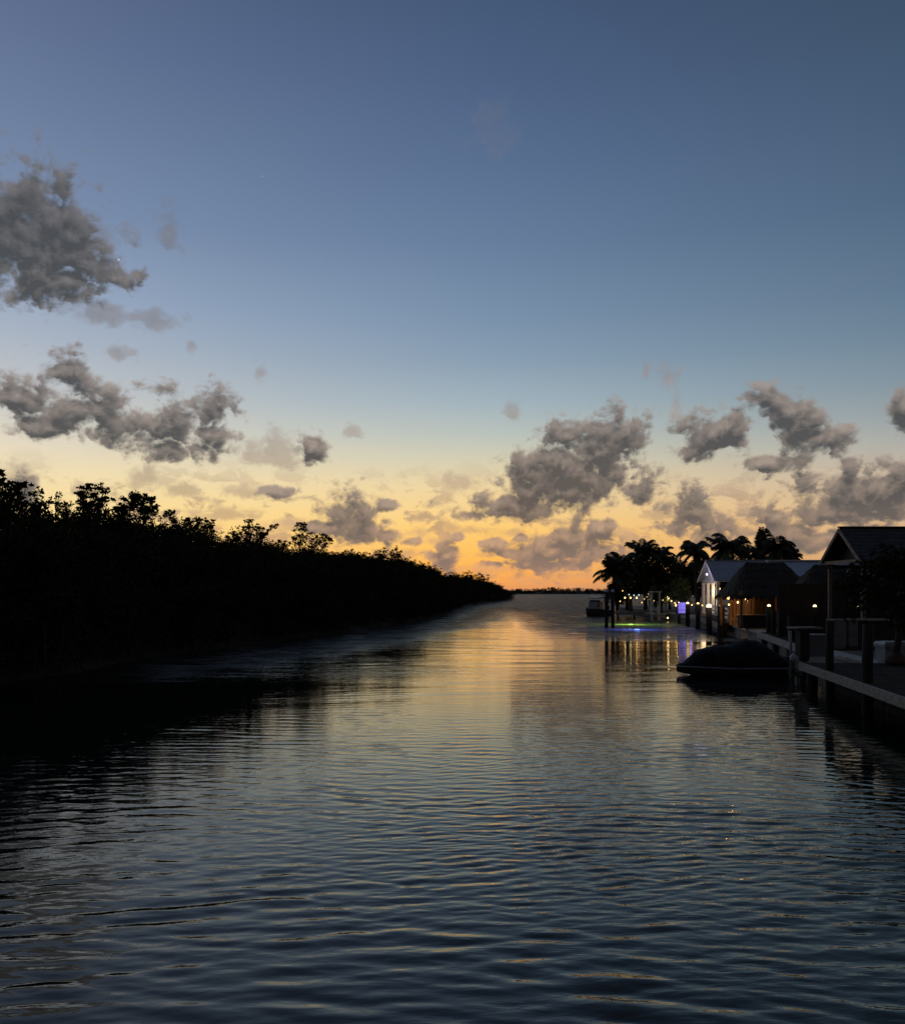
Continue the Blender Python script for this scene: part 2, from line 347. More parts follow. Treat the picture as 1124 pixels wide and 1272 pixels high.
# ------------------------------------------------------------------ water
WL = [(-13.6, -30), (-13.4, 10), (-13, 25.5), (-12.2, 28.6), (-11.9, 35), (-10.4, 41), (-8.9, 46.5), (-7.6, 54), (-5.0, 63), (-3.4, 75), (-1.2, 92), (1.2, 150), (11.6, 213), (19.0, 270)]
def bank_x(y):
    return float(np.interp(y, [p[1] for p in WL], [p[0] for p in WL]))
def build_water():
    ys = [-60, -40, -25, -15, -8, -3, 0, 2, 3.2]
    y = 4.2
    while y < 4500:
        ys.append(y); y += max(0.018, y * y / (CAMZ * F) * 0.62)
    ys.append(5000.0); ys = np.array(ys)
    xs = [0.0]
    x = 0.0
    while x < 3000:
        x += 0.045 if x < 8 else max(0.045, (x - 8) * 0.045 + 0.045); xs.append(x)
    xs = np.array(sorted([-a for a in xs[1:]] + xs))
    Xg, Yg = np.meshgrid(xs, ys)
    dy = np.gradient(ys); dyg = np.repeat(dy[:, None], len(xs), 1)
    dx = np.gradient(xs); dxg = np.repeat(dx[None, :], len(ys), 0)
    sp = np.maximum(dyg, dxg * 0.5)
    rng = np.random.default_rng(5)
    def lowf(seed, L, n=7):
        r = np.random.default_rng(seed); o = np.zeros_like(Xg)
        for _ in range(n):
            a = r.uniform(0, 2 * math.pi); k = 2 * math.pi / (L * r.uniform(0.6, 1.7))
            o += np.sin(k * (Xg * math.cos(a) * 0.6 + Yg * math.sin(a)) + r.uniform(0, 6.28))
        return o / math.sqrt(n)
    bx = np.interp(Yg, [p[1] for p in WL], [p[0] for p in WL])
    dist = Xg - bx
    # bent wave fronts: the crests curve a little like spreading wakes
    Z0 = np.zeros_like(Xg)
    midf = np.clip((Yg - 14) / 25, 0.08, 1.0)
    groups = [  # (wavelength lo, hi, count, slope total, mean heading, spread, seed)
        (1.6, 4.0, 16, 0.009, R(93), R(12), 15),
        (0.8, 1.6, 14, 0.013, R(96), R(16), 11),
        (0.30, 0.50, 22, 0.040, R(91), R(10), 12),
        (0.24, 0.38, 20, 0.040, R(77), R(12), 13),
        (0.15, 0.24, 22, 0.040, R(103), R(22), 14),
        (0.09, 0.15, 20, 0.030, R(86), R(26), 16)]
    xb = Xg + 0.35 * lowf(31, 7.0); yb = Yg + 0.16 * lowf(32, 5.0) + 0.006 * Xg * Xg / (1 + 0.02 * np.abs(Xg) ** 1.5)
    for lo, hi, cnt, slope, hd, spd, sd in groups:
        env = np.clip(0.75 + 0.42 * lowf(sd, 5.0), 0.12, 1.7)
        if sd in (15, 11): env = env * midf
        else: env = env * np.clip(1.35 - (Yg - 6) * 0.07, 0.5, 1.35)
        if sd in (13, 14, 16): env = env * np.where(Yg < 26, np.clip(0.5 + (Xg + 3.5) / 7, 0.42, 1.05), 1.0)
        if sd == 12: env *= np.clip(1.0 - 0.012 * np.abs(Xg - 2), 0.5, 1)
        g = np.zeros_like(Xg)
        for _ in range(cnt):
            lam = lo * (hi / lo) ** rng.uniform(); k = 2 * math.pi / lam
            a = rng.normal(hd, spd)
            amp = slope * math.sqrt(2.0 / cnt) / k
            fade = np.clip((lam / (2.1 * sp) - 1.0) / 1.0, 0, 1)
            ph = k * (xb * math.cos(a) + yb * math.sin(a)) + rng.uniform(0, 6.28)
            g += amp * fade * (np.sin(ph) + 0.26 * np.cos(2 * ph))
        Z0 += g * env * 0.84
    Z0[(Yg < 2)] = 0
    # how ruffled the surface is (used for roughness and fine ripples)
    near_bank = np.exp(-((dist - 2.0) / 2.8) ** 2) * np.clip((Yg - 24) / 10, 0, 1) * np.clip((190 - Yg) / 60, 0, 1)
    far = np.clip((Yg - 105) / 50, 0, 1)
    rgt = np.clip((Xg - (2.5 + 0.035 * Yg)) / (2.0 + 0.03 * Yg), 0, 1) * np.clip((Yg - 46) / 14, 0, 1) * 0.75
    rough = np.clip(near_bank * 1.0 + far + rgt + 0.03 * lowf(41, 9.0), 0, 1)
    nv = Xg.size; ny, nx = Xg.shape
    co = np.stack([Xg, Yg, Z0], -1).reshape(-1, 3).astype(np.float32)
    idx = np.arange(nv).reshape(ny, nx)
    q = np.stack([idx[:-1, :-1], idx[:-1, 1:], idx[1:, 1:], idx[1:, :-1]], -1).reshape(-1, 4)
    me = bpy.data.meshes.new('water')
    me.vertices.add(nv); me.vertices.foreach_set('co', co.ravel())
    me.loops.add(q.size); me.loops.foreach_set('vertex_index', q.ravel().astype(np.int32))
    me.polygons.add(len(q)); me.polygons.foreach_set('loop_start', np.arange(0, q.size, 4, dtype=np.int32))
    me.update(calc_edges=True); me.validate()
    me.polygons.foreach_set('use_smooth', np.ones(len(q), dtype=bool))
    at_ = me.attributes.new('chop', 'FLOAT', 'POINT'); at_.data.foreach_set('value', rough.ravel().astype(np.float32))
    o = bpy.data.objects.new('water', me); COL.objects.link(o); tag(o, kind='structure')
    m = bpy.data.materials.new('canal water'); m.use_nodes = True; nt = m.node_tree; n = NT(nt)
    nt.nodes.remove(nt.nodes['Principled BSDF'])
    a = n.n('ShaderNodeAttribute', attribute_name='chop')
    tcn = n.n('ShaderNodeTexCoord'); ob = tcn.outputs['Object']
    sy = n.n('ShaderNodeSeparateXYZ'); nt.links.new(ob, sy.inputs[0])
    fd = n.rng(sy.outputs[1], 14, 120)
    streak = n.noise(n.v('MULTIPLY', ob, (0.07, 0.22, 1)), 1.0, 4, 0.6, 0.6, dims='2D')
    st = n.m('MULTIPLY', n.rng(streak, 0.42, 0.68), n.m('MULTIPLY', fd, 0.16))
    tex = n.rng(n.noise(n.v('MULTIPLY', ob, (0.45, 1.25, 1)), 1.0, 4, 0.7, 0.4, dims='2D'), 0.36, 0.64, 0.25, 1.45)
    chop = n.m('ADD', n.m('MULTIPLY', a.outputs['Fac'], tex), st, clamp=True)
    rough = n.m('ADD', n.m('ADD', n.m('MULTIPLY', fd, 0.03), n.m('MULTIPLY', chop, 0.29)), 0.014)
    r1 = n.noise(n.v('MULTIPLY', ob, (2.2, 6.5, 1)), 1.0, 3, 0.55, 0.3, dims='2D')
    r2 = n.noise(n.v('MULTIPLY', n.v('ADD', ob, (31, 7, 0)), (7.0, 15.0, 1)), 1.0, 2, 0.5, 0.2, dims='2D')
    r3 = n.noise(n.v('MULTIPLY', ob, (0.55, 1.5, 1)), 1.0, 3, 0.6, 0.4, dims='2D')
    r4 = n.noise(n.v('MULTIPLY', ob, (0.24, 0.70, 1)), 1.0, 4, 0.65, 0.5, dims='2D')
    h = n.m('ADD', n.m('MULTIPLY', r1, 0.0032), n.m('ADD', n.m('MULTIPLY', r2, 0.0009), n.m('MULTIPLY', r3, n.m('ADD', 0.003, n.m('MULTIPLY', fd, 0.010)))))
    h = n.m('ADD', h, n.m('MULTIPLY', r4, n.m('MULTIPLY', fd, 0.035)))
    hh = n.m('MULTIPLY', h, n.m('ADD', 0.9, n.m('MULTIPLY', chop, 19.0)))
    b = n.n('ShaderNodeBump'); b.inputs['Strength'].default_value = 1.0; b.inputs['Distance'].default_value = 1.0
    nt.links.new(hh, b.inputs['Height']); nrm = b.outputs[0]
    fr = n.n('ShaderNodeFresnel'); fr.inputs['IOR'].default_value = 1.66; nt.links.new(nrm, fr.inputs['Normal'])
    gl = n.n('ShaderNodeBsdfGlossy', distribution='GGX'); gl.inputs['Color'].default_value = (1.0, 0.95, 0.83, 1)
    nt.links.new(rough, gl.inputs['Roughness']); nt.links.new(nrm, gl.inputs['Normal'])
    df = n.n('ShaderNodeBsdfDiffuse'); df.inputs['Color'].default_value = (0.010, 0.013, 0.013, 1)
    tr = n.n('ShaderNodeBsdfTranslucent'); tr.inputs[0].default_value = (0.08, 0.09, 0.09, 1)
    body = n.n('ShaderNodeAddShader'); nt.links.new(df.outputs[0], body.inputs[0]); nt.links.new(tr.outputs[0], body.inputs[1])
    mx = n.n('ShaderNodeMixShader'); nt.links.new(fr.outputs[0], mx.inputs[0]); nt.links.new(body.outputs[0], mx.inputs[1]); nt.links.new(gl.outputs[0], mx.inputs[2])
    nt.links.new(mx.outputs[0], nt.nodes['Material Output'].inputs[0])
    me.materials.append(m)
    return o
build_water()
# lagoon bed reaching past the horizon
b = MB(); b.add([(-4000, -200, -3), (4000, -200, -3), (4000, 5200, -3), (-4000, 5200, -3)], [(0, 1, 2, 3)])
tag(b.build('lagoon_bed', M['soil']), kind='structure')

# ------------------------------------------------------------------ left bank: mud bank with added light-blocking hump, mangroves
def ribbon(name, m, pts_rows, kind):
    b = MB(); b.loft(pts_rows); o = b.build(name, m, smooth=True); tag(o, kind=kind); return o
rows = []
rb = random.Random(3)
yy = -30.0
while yy < 300:
    x0 = bank_x(yy); hump_h = float(np.interp(yy, [0, 60, 150, 220, 270], [3.9, 3.5, 2.6, 1.5, .4]))  # hump raised behind the front trees to block sky light between them
    j = lambda a: rb.uniform(-a, a)
    rows.append([(x0 + 0.1 + j(.15), yy, -0.6), (x0 - 0.25 + j(.25), yy, 0.05), (x0 - 1.2 + j(.2), yy, 0.28 + j(.06)), (x0 - 3.6, yy, hump_h * 0.62 + j(.25)), (x0 - 6.5, yy, hump_h + j(.3)),
                 (x0 - 12, yy, hump_h + j(.3)), (x0 - 40, yy, 1.5), (x0 - 160, yy, 1.2), (x0 - 1500, yy, 0.8)])
    yy += 1.2 if yy < 120 else 4
ribbon('bank_with_light_block', M['soil'], rows, 'structure')

def leaf_quad(b, c, r, rnd, wl=0.42):
    """one small pointed leaf, slightly folded"""
    d = Vector((rnd.gauss(0, 1), rnd.gauss(0, 1), rnd.gauss(0, .8))).normalized()
    u = d.orthogonal().normalized(); u.rotate(Matrix.Rotation(rnd.uniform(0, 6.28), 3, d))
    a = c - d * r; e = c + d * r
    s1 = c + u * r * wl - d * r * .1; s2 = c - u * r * wl - d * r * .1
    o = len(b.v); b.v.extend([tuple(a), tuple(s1), tuple(e), tuple(s2)]); b.f.append((o, o + 1, o + 2, o + 3))
def clump(b, c, rad, n, leaf, rnd, flat=0.7):
    for _ in range(n):
        d = Vector((rnd.gauss(0, 1), rnd.gauss(0, 1), rnd.gauss(0, 1)))
        d = d.normalized() * (rnd.random() ** 0.45) * rad; d.z *= flat
        leaf_quad(b, c + d, leaf * rnd.uniform(.7, 1.35), rnd)
def limb(b, a, e, r0, r1, rnd, bend=0.12, n=4, sides=6):
    a, e = Vector(a), Vector(e); L = (e - a).length; pts = []
    for i in range(n + 1):
        t_ = i / n; p = a.lerp(e, t_)
        if 0 < i < n: p += Vector((rnd.uniform(-1, 1), rnd.uniform(-1, 1), rnd.uniform(-.4, .8))) * L * bend * .5
        pts.append(p)
    b.tube(pts, [r0 + (r1 - r0) * i / n for i in range(n + 1)], sides)
    return pts
def mangrove_meshes(seed, H=6.0, Wd=2.7, dens=1.0):
    rnd = random.Random(seed)
    tb, cb = MB(), MB()
    top = (rnd.uniform(-.4, .4), rnd.uniform(-.4, .4), H * .62)
    limb(tb, (0, 0, .7), top, .13, .06, rnd)
    for k in range(8):                                        # stilt roots
        a = 6.28 * k / 8 + rnd.uniform(-.3, .3); rr = rnd.uniform(.7, 1.5)
        tb.tube([(0, 0, rnd.uniform(.8, 1.5)), (math.cos(a) * rr * .55, math.sin(a) * rr * .55, rnd.uniform(.7, 1.0)), (math.cos(a) * rr, math.sin(a) * rr, -.5)], [.05, .045, .035], 5)
    nc = int(46 * dens)
    for k in range(nc):
        zt = rnd.random() ** 0.8
        z = .45 + zt * (H - .9)
        w = Wd * (math.sin(min(1, (zt * .9 + .25)) * math.pi * .92) ** .6) * rnd.uniform(.35, 1.0)
        a = rnd.uniform(0, 6.28)
        c = Vector((math.cos(a) * w, math.sin(a) * w, z))
        if k % 3 == 0:
            st = Vector((top[0], top[1], top[2])).lerp(Vector((0, 0, .8)), rnd.uniform(.0, .7))
            limb(tb, st, c, .045, .012, rnd, .2, 3, 5)
        clump(cb, c, rnd.uniform(.55, .95), 105, .10, rnd)
    for k in range(9):                                        # twigs standing out of the top
        a = rnd.uniform(0, 6.28); w = rnd.uniform(.2, Wd * .75)
        base = Vector((math.cos(a) * w, math.sin(a) * w, H - .7 - .25 * w)); tip = base + Vector((rnd.uniform(-.4, .4), rnd.uniform(-.4, .4), rnd.uniform(.5, 1.15)))
        limb(cb, base, tip, .018, .006, rnd, .15, 2, 4)
        clump(cb, tip, .22, 11, .10, rnd)
    return tb, cb
protos = []
for sd in range(6):
    tb, cb = mangrove_meshes(100 + sd, 6.0, 2.5 + .25 * (sd % 3))
    protos.append((tb, cb))
def place(proto_objs, loc, sc, rz):
    o = copy_tree(proto_objs); o.location = loc; o.scale = sc; o.rotation_euler[2] = rz; return o
MLAB = 'dark mangrove tree merging into the black thicket along the left bank'
mproto = []
SKYL = [(-150, 590), (-60, 596), (0, 614), (40, 624), (60, 630), (110, 634), (150, 640), (200, 642), (235, 655), (270, 668), (300, 674), (350, 682), (400, 686), (450, 691), (480, 692), (510, 700), (550, 713), (580, 718), (610, 724), (626, 731), (640, 736)]
def skyline(px): return float(np.interp(px, [p[0] for p in SKYL], [p[1] for p in SKYL]))
rt = random.Random(11)
spots = []
y = 12.0
while y < 262:
    step = 2.5 if y < 60 else (3.4 if y < 110 else 6.0)
    for row, off in ((0, .8), (1, 4.0), (2, 8.0), (3, 12.0)):
        if row >= 2 and y > 150: continue
        yy = y + rt.uniform(-.8, .8) + row * .9; x = bank_x(yy) - off + rt.uniform(-.5, .5)
        px = 562 + x / yy * F
        if px < -190: continue
        spots.append((row, x, yy, px))
    y += step
for i, (row, x, yy, px) in enumerate(spots):
    zt = Z(skyline(px), yy)
    h = max(1.6, zt * (1.0 if row != 0 else rt.uniform(.8, .98)) + rt.uniform(-.1, .5))
    if row >= 2: h = min(h, (6.5 if row == 2 else 6.9) + rt.uniform(-.5, .4))
    k = i % 6
    if len(mproto) <= k:
        t_ = empty('mangrove_tree', (x, yy, 0), MLAB, 'tree', 'mangrove trees along the left bank')
        tb, cb = protos[k]
        tb.build('trunk', M['bark'], t_, True); cb.build('crown', M['leaf'], t_)
        mproto.append(t_)
        o = t_
    else:
        o = copy_tree(mproto[k])
    gz = 0.1 if row == 0 else (1.0 if row == 1 else 2.4)
    gz = min(gz, h * .35)
    s = (h - gz) / 6.15
    wd = max(s, .75) if yy < 110 else max(s * 1.25, .8)
    o.location = (x, yy, gz); o.scale = (wd * rt.uniform(.95, 1.2), wd * rt.uniform(.95, 1.2), s); o.rotation_euler[2] = rt.uniform(0, 6.28)

def layered_tree(name, label, loc, H, seed, discs, leaf=.11, n=46, trunk_r=.09, lean=(0, 0)):
    leaf, n = leaf * .72, int(n * 2.0)
    """tall open tree: limbs ending in flat leafy clumps. discs: (dx, dy, z, radius, flat)"""
    rnd = random.Random(seed); t_ = empty(name, loc, label, 'tree')
    tb, cb = MB(), MB()
    fork = Vector((lean[0] * .5, lean[1] * .5, H * .55))
    limb(tb, (0, 0, -.2), fork, trunk_r, trunk_r * .65, rnd)
    for dx, dy, z, rad, flat in discs:
        c = Vector((dx, dy, z))
        pts = limb(tb, fork.lerp(Vector((0, 0, H * .3)), rnd.uniform(0, .5)), c, trunk_r * .5, .012, rnd, .22, 4, 5)
        for q in range(7):
            e = c + Vector((rnd.uniform(-1.25, 1.25) * rad, rnd.uniform(-1.1, 1.1) * rad, rnd.uniform(-.5, 1.1) * rad * flat * 1.3))
            limb(tb, pts[rnd.choice((2, 3))], e, .014, .005, rnd, .25, 3, 4)
            clump(cb, e, rad * rnd.uniform(.2, .5), n // 8, leaf, rnd, flat)
            clump(cb, pts[3].lerp(e, .5), rad * .3, n // 16, leaf, rnd, .8)
        clump(cb, c, rad * 1.2, n // 3, leaf, rnd, flat * 1.3)
    tb.build('trunk', M['bark'], t_, True); cb.build('crown', M['leaf'], t_)
    return t_
def px_tree(name, label, D, base_px, pts, seed, **kw):
    """pts: (px, py, radius px, flat) of the leafy clumps as seen in the photo at depth D"""
    bx = X(base_px, D); rnd = random.Random(seed); k = D / F; discs = []
    for (px, py, r, fl) in pts:
        discs.append((X(px, D) - bx, rnd.uniform(-.5, .5), Z(py, D) - 1.2, r * k, fl))
    H = max(d[2] for d in discs)
    return layered_tree(name, label, (bx, D, 1.2), H, seed, discs, **kw)
px_tree('mangrove_tree', 'tallest mangrove with scattered leaf tufts at the left end of the bank', 30, 2,
        [(-6, 596, 12, .7), (10, 604, 11, .6), (24, 608, 8, .6), (34, 604, 6, .4), (6, 618, 16, .7), (28, 622, 14, .6), (-20, 600, 16, .7), (46, 628, 10, .6), (0, 588, 5, .5)], 201, n=60)
px_tree('mangrove_tree', 'open tree with flat layered leaf pads rising above the left bank', 36, 113,
        [(103, 606, 9, .35), (118, 605, 8, .35), (131, 611, 7, .4), (110, 617, 9, .35), (124, 621, 9, .35), (99, 624, 7, .4), (114, 630, 10, .4), (96, 612, 5, .4)], 202, n=58)
px_tree('mangrove_tree', 'thin spindly sapling standing left of the open layered tree', 36, 80,
        [(79, 617, 4, .8), (76, 624, 4, .6), (84, 626, 5, .6), (80, 633, 6, .6)], 203, n=18, leaf=.09)
px_tree('mangrove_tree', 'round dense crowned tree standing right of the open layered tree', 38, 172,
        [(166, 622, 10, .7), (176, 619, 10, .6), (184, 626, 9, .7), (160, 630, 10, .7), (176, 632, 15, .7), (190, 634, 8, .6), (150, 634, 6, .6)], 204, n=90)
px_tree('mangrove_tree', 'small tree with one drooping bough over the dip in the bank', 41, 256,
        [(250, 646, 5, .4), (258, 648, 5, .4), (263, 653, 4, .5), (240, 650, 6, .6), (228, 646, 4, .6), (214, 640, 6, .6), (206, 638, 5, .7)], 205, n=34)
px_tree('mangrove_tree', 'wide see-through tree with ragged flat top in mid bank', 47, 308,
        [(296, 661, 9, .45), (312, 655, 9, .35), (322, 657, 6, .4), (288, 667, 8, .5), (304, 669, 9, .5), (320, 667, 6, .5), (331, 664, 4, .5), (310, 648, 5, .3), (340, 654, 4, .5)], 206, n=44)
px_tree('mangrove_tree', 'bushy tree with a side bough and a tuft above it', 54, 378,
        [(376, 664, 10, .7), (370, 672, 10, .7), (386, 672, 10, .7), (400, 668, 8, .5), (407, 674, 7, .6), (374, 652, 6, .35), (352, 676, 6, .6), (378, 680, 14, .7)], 207, n=70)
px_tree('mangrove_tree', 'dome crowned tree where the bank starts to fall away', 75, 482,
        [(474, 688, 8, .6), (484, 686, 9, .6), (493, 689, 7, .6), (466, 693, 8, .6), (482, 694, 12, .6), (497, 695, 7, .6)], 208, n=80)
px_tree('mangrove_tree', 'low tree with twiggy top between dome tree and bank end', 90, 440,
        [(432, 686, 4, .5), (440, 690, 6, .5), (448, 689, 5, .5), (425, 690, 5, .5), (416, 688, 4, .5)], 209, n=36)
px_tree('mangrove_tree', 'last clump of trees near the far tip of the left bank', 150, 585,
        [(574, 716, 8, .5), (586, 715, 8, .5), (598, 718, 7, .5), (562, 715, 8, .5), (585, 722, 16, .4)], 210, n=80, leaf=.2)

# ------------------------------------------------------------------ far shore
b = MB(); rr = random.Random(21)
for i in range(1700):
    x = rr.uniform(-200, 420); hz = 2.5 + .9 * math.sin(x * .021) + .45 * math.sin(x * .09 + 1) + .3 * math.sin(x * .31)
    clump(b, Vector((x, 600 + rr.uniform(-4, 26), rr.uniform(.1, 1.0) * max(1.0, hz))), 2.0, 24, .5, rr, .55)
o = b.build('far_treeline', M['leaf']); tag(o, 'low dark treeline along the far shore across the open water', 'treeline', kind='stuff')
b = MB(); b.loft([[(-900 + i * 60, 597 + 2 * math.sin(i), -1), (-900 + i * 60, 600 + 2 * math.sin(i), .4), (-900 + i * 60, 640, 1.2), (-900 + i * 60, 1500, 1.0)] for i in range(40)])
tag(b.build('far_shore', M['soil']), kind='structure')

# ------------------------------------------------------------------ right shore: ground and seawall
SH = [(9.2, -30), (10.4, 10), (11.6, 24), (12.6, 31), (14.9, 42), (16.6, 53), (18.2, 66), (19.6, 78), (20.6, 92), (20.2, 108), (24, 118), (60, 135), (400, 190)]
rows = []
for i, (x, y) in enumerate(SH):
    nx = 0 if i < 10 else 1
    rows.append([(x + .35, y, -1.2), (x + .35, y, .58), (x + 6, y + nx * 3, .6), (x + 40, y + nx * 30, .75), (x + 900, y + nx * 300, .9)])
tag((lambda b: (b.loft(rows), b.build('shore_ground', M['sand']))[1])(MB()), kind='structure')
def strip(b, pts, w, z0, z1):
    """a wall of width w along a path, one closed solid"""
    rings = []
    for i, (x, y) in enumerate(pts):
        a = Vector(pts[max(0, i - 1)]); c = Vector(pts[min(len(pts) - 1, i + 1)]); d = (c - a).normalized(); nn = Vector((-d.y, d.x)) * w / 2
        rings.append([(x - nn.x, y - nn.y, z0), (x + nn.x, y + nn.y, z0), (x + nn.x, y + nn.y, z1), (x - nn.x, y - nn.y, z1)])
    b.loft(rings, True)
    n = len(b.v); b.f.append((n - 4, n - 3, n - 2, n - 1)); m = n - 4 * len(pts); b.f.append((m + 3, m + 2, m + 1, m))
sw = empty('seawall', (SH[3][0], SH[3][1], 0), 'long low concrete seawall along the right bank behind the docks', 'seawall')
b = MB(); strip(b, [(x - sw.location.x + .1, y - sw.location.y) for x, y in SH[1:10]], .4, -1.5, .56); b.build('wall', M['concrete'], sw)
b = MB(); strip(b, [(x - sw.location.x + .1, y - sw.location.y) for x, y in SH[1:10]], .56, .563, .68); b.build('coping', M['beam_pale'], sw)

# ------------------------------------------------------------------ near dock
A, B = Vector((6.9, 6.5)), Vector((9.63, 24.8))
dv = (B - A).normalized(); nv_ = Vector((dv.y, -dv.x)); L = (B - A).length
dk = empty('dock', (B.x, B.y, 0), 'near timber dock with weathered pale edge beam at the right', 'dock')
def dl(s_, t_, z):
    """s along the near dock's edge back from its far corner, t inland"""
    p = B - dv * s_ + nv_ * t_
    return Vector((p.x - B.x, p.y - B.y, z))
ang = math.atan2(dv.y, dv.x)
rr = random.Random(4); b = MB(); s_ = .06
while s_ < L:
    b.box(dl(s_, 1.95, .665 + rr.uniform(-.004, .004)), (.128, 3.7, .04), ang); s_ += .14
b.build('deck', M['deck'], dk)
b = MB(); s_ = -.05; segs = [(0, 2.75), (2.76, 6.4), (6.41, 10.4), (10.41, 14.4), (14.41, L)]
for i, (a0, a1) in enumerate(segs):
    b.box(dl((a0 + a1) / 2, .05 + .006 * (i % 2), .585), (a1 - a0 - .01, .07, .205), ang)
b.build('edge_beam', M['fascia'], dk)
b = MB(); b.box(dl(-.04, 1.95, .585), (.07, 3.62, .2), ang); b.build('end_beam', M['fascia'], dk)
b = MB()
for t_ in (.6, 1.5, 2.4, 3.3): b.box(dl(L / 2, t_, .54), (L, .06, .2), ang)
b.build('joists', M['pile'], dk)
b = MB(); rr = random.Random(44); s_ = .5
while s_ < L: b.box(dl(s_, .78 + rr.uniform(-.01, .01), -.25), (.195, .06, 1.4), ang); s_ += .2
for k in range(17): b.box(dl(.42 + rr.uniform(-.01, .01), .85 + .2 * k, -.25), (.06, .195, 1.4), ang)
b.build('added_dark_skirt', M['pile'], dk)  # dark boards added to blacken the space under the dock and its reflection
def pole_mesh(r, z0, z1, seed=0, n=12):
    rnd = random.Random(seed); b = MB()
    pts = [(rnd.uniform(-.012, .012), rnd.uniform(-.012, .012), z0 + (z1 - z0) * i / 5) for i in range(6)]
    b.tube(pts, [r * (1.06 - .012 * i) for i in range(6)], n)
    return b
for i, (s_, t_, r, z1) in enumerate(((2.5, .20, .10, 1.93), (5.5, .21, .115, 1.95), (10.4, .22, .12, 2.0), (14.4, .22, .12, 2.0), (.15, .35, .14, .60), (4.3, .9, .09, .53), (8.6, .9, .09, .53), (3.0, 2.9, .1, .53), (6.4, 2.9, .1, .53), (10.2, 2.9, .1, .53))):
    o = pole_mesh(r, -2.2, z1, i).build('piling', M['pile'], dk, True, dl(s_, t_, 0))
# fender buoy and rope at the far corner
fb = empty('fender', at(985.5, 818, 24.9), 'small white ball fender hanging at the corner of the near dock', 'fender')
b = MB(); b.lathe([(.005, -.12), (.07, -.1), (.11, -.04), (.115, .02), (.085, .09), (.03, .13), (.02, .17)], n=14); b.build('ball', M['plastic'], fb, True)
b = MB(); b.tube([(0, 0, .16), (.05, .0, .2), (.12, -.05, .02 + .03)], .012, 5); b.build('rope', M['rope'], fb)

# fish cleaning table at the dock corner
ft = empty('cleaning_table', at(996, 822, 25.3).to_tuple()[:2] + (.69,), 'flat topped cleaning table on a dark pedestal at the dock corner', 'table')
b = MB(); b.box((.1, .1, .93), (.78, .62, .05), .1); b.build('top', M['trim'], ft)
b = MB(); b.box((.0, 0, .45), (.27, .3, .898), .1); b.build('pedestal', M['black'], ft)
gb = empty('storage_box', (X(1012, 27), 27.0, .69), 'grey storage locker standing behind the cleaning table', 'locker')
b = MB(); b.box((0, 0, .31), (.62, .5, .62)); b.build('body', M['grey'], gb)
b = MB(); b.box((0, -.005, .645), (.68, .57, .05)); b.build('lid', M['grey'], gb)

# white dock box
db = empty('dock_box', (12.45, 24.6, .69), 'white fibreglass dock box behind the dock tree trunk', 'box')
b = MB(); b.loft([[(-.62 + i, -.3 + i * .5, z), (.62 - i, -.3 + i * .5, z), (.62 - i, .3 - i * .5, z), (-.62 + i, .3 - i * .5, z)] for z, i in ((0, .05), (.06, .03), (.44, 0))], True); b.f.append((0, 1, 2, 3)); b.build('body', M['plastic'], db)
b = MB(); b.loft([[(-.66 + i, -.34 + i, z), (.66 - i, -.34 + i, z), (.66 - i, .34 - i, z), (-.66 + i, .34 - i, z)] for z, i in ((.443, 0), (.52, 0), (.58, .05), (.6, .2))], True); n = len(b.v); b.f.append((n - 4, n - 3, n - 2, n - 1)); b.f.append((3, 2, 1, 0)); b.build('lid', M['plastic'], db)
b = MB(); b.box((-.5, -.345, .43), (.07, .03, .09)); b.box((.5, -.345, .43), (.07, .03, .09)); b.build('latch', M['rail'], db)

# outdoor kitchen under the pavilion
ok = empty('bar_counter', (X(1067, 31.4), 31.4, .62), 'long dark bar counter with pale ledge under the gabled pavilion', 'counter')
b = MB(); b.box((1.9, .3, 1.02), (4.2, .75, .06)); b.build('top', M['trim'], ok)
b = MB(); b.box((1.95, .35, .49), (4.0, .5, .98)); b.build('front', M['brown'], ok)
for i, (pxa, pxb, lab) in enumerate(((1036, 1053, 'pale grey cabinet standing left of the bar, farther from it'), (1054.5, 1067, 'pale grey cabinet standing tight against the end of the bar'))):
    xa, xb = X(pxa, 31.2), X(pxb, 31.2); w = xb - xa - .03
    c = empty('cabinet', ((xa + xb) / 2, 31.3, .62), lab, 'cabinet', 'grey cabinets by the bar')
    b = MB(); b.box((0, .3, .5), (w, .58, 1.0)); b.build('body', M['grey'], c)
    b = MB(); b.box((0, 0, .5), (w - .06, .025, .88)); b.build('door', M['grey'], c)
    b = MB(); b.box((w * .35, -.03, .62), (.025, .03, .25)); b.build('handle', M['rail'], c)
    b = MB(); b.box((0, .3, 1.025), (w + .03, .62, .045)); b.build('worktop', M['trim'], c)

# gabled pavilion
pv = empty('pavilion', (15.22, 34.4, .62), 'open timber pavilion with steep gabled shingle roof at the right', 'pavilion')
e0, e1, zr, ze, xl = -1.75, 1.75, 4.46, 3.18, 13.0      # near eave y, far eave y, ridge z, eave z, length
b = MB()
for sg in (1, -1):
    yv = e0 if sg == 1 else e1
    nseg, pr = 9, []
    for k in range(nseg + 1):
        f = k / nseg; yy = yv * (1 + .06 * 0) * f; zz = zr + (ze - zr) * f
        pr.append((yy, zz))
    for k in range(nseg):                                    # overlapping shingle courses
        (ya, za), (yb_, zb) = pr[k], pr[k + 1]
        b.prism([(-.25, ya, za + .03), (-.25, yb_ + (yb_ - ya) * .12, zb + .05 - .02), (-.25, yb_ + (yb_ - ya) * .12, zb - .02), (-.25, ya, za - .05)], (xl, 0, 0))
b.build('roof', M['shingle'], pv)
b = MB(); b.bar((-.3, 0, zr + .06), (xl - .2, 0, zr + .06), .16, .05); b.build('ridge_cap', M['shingle'], pv)
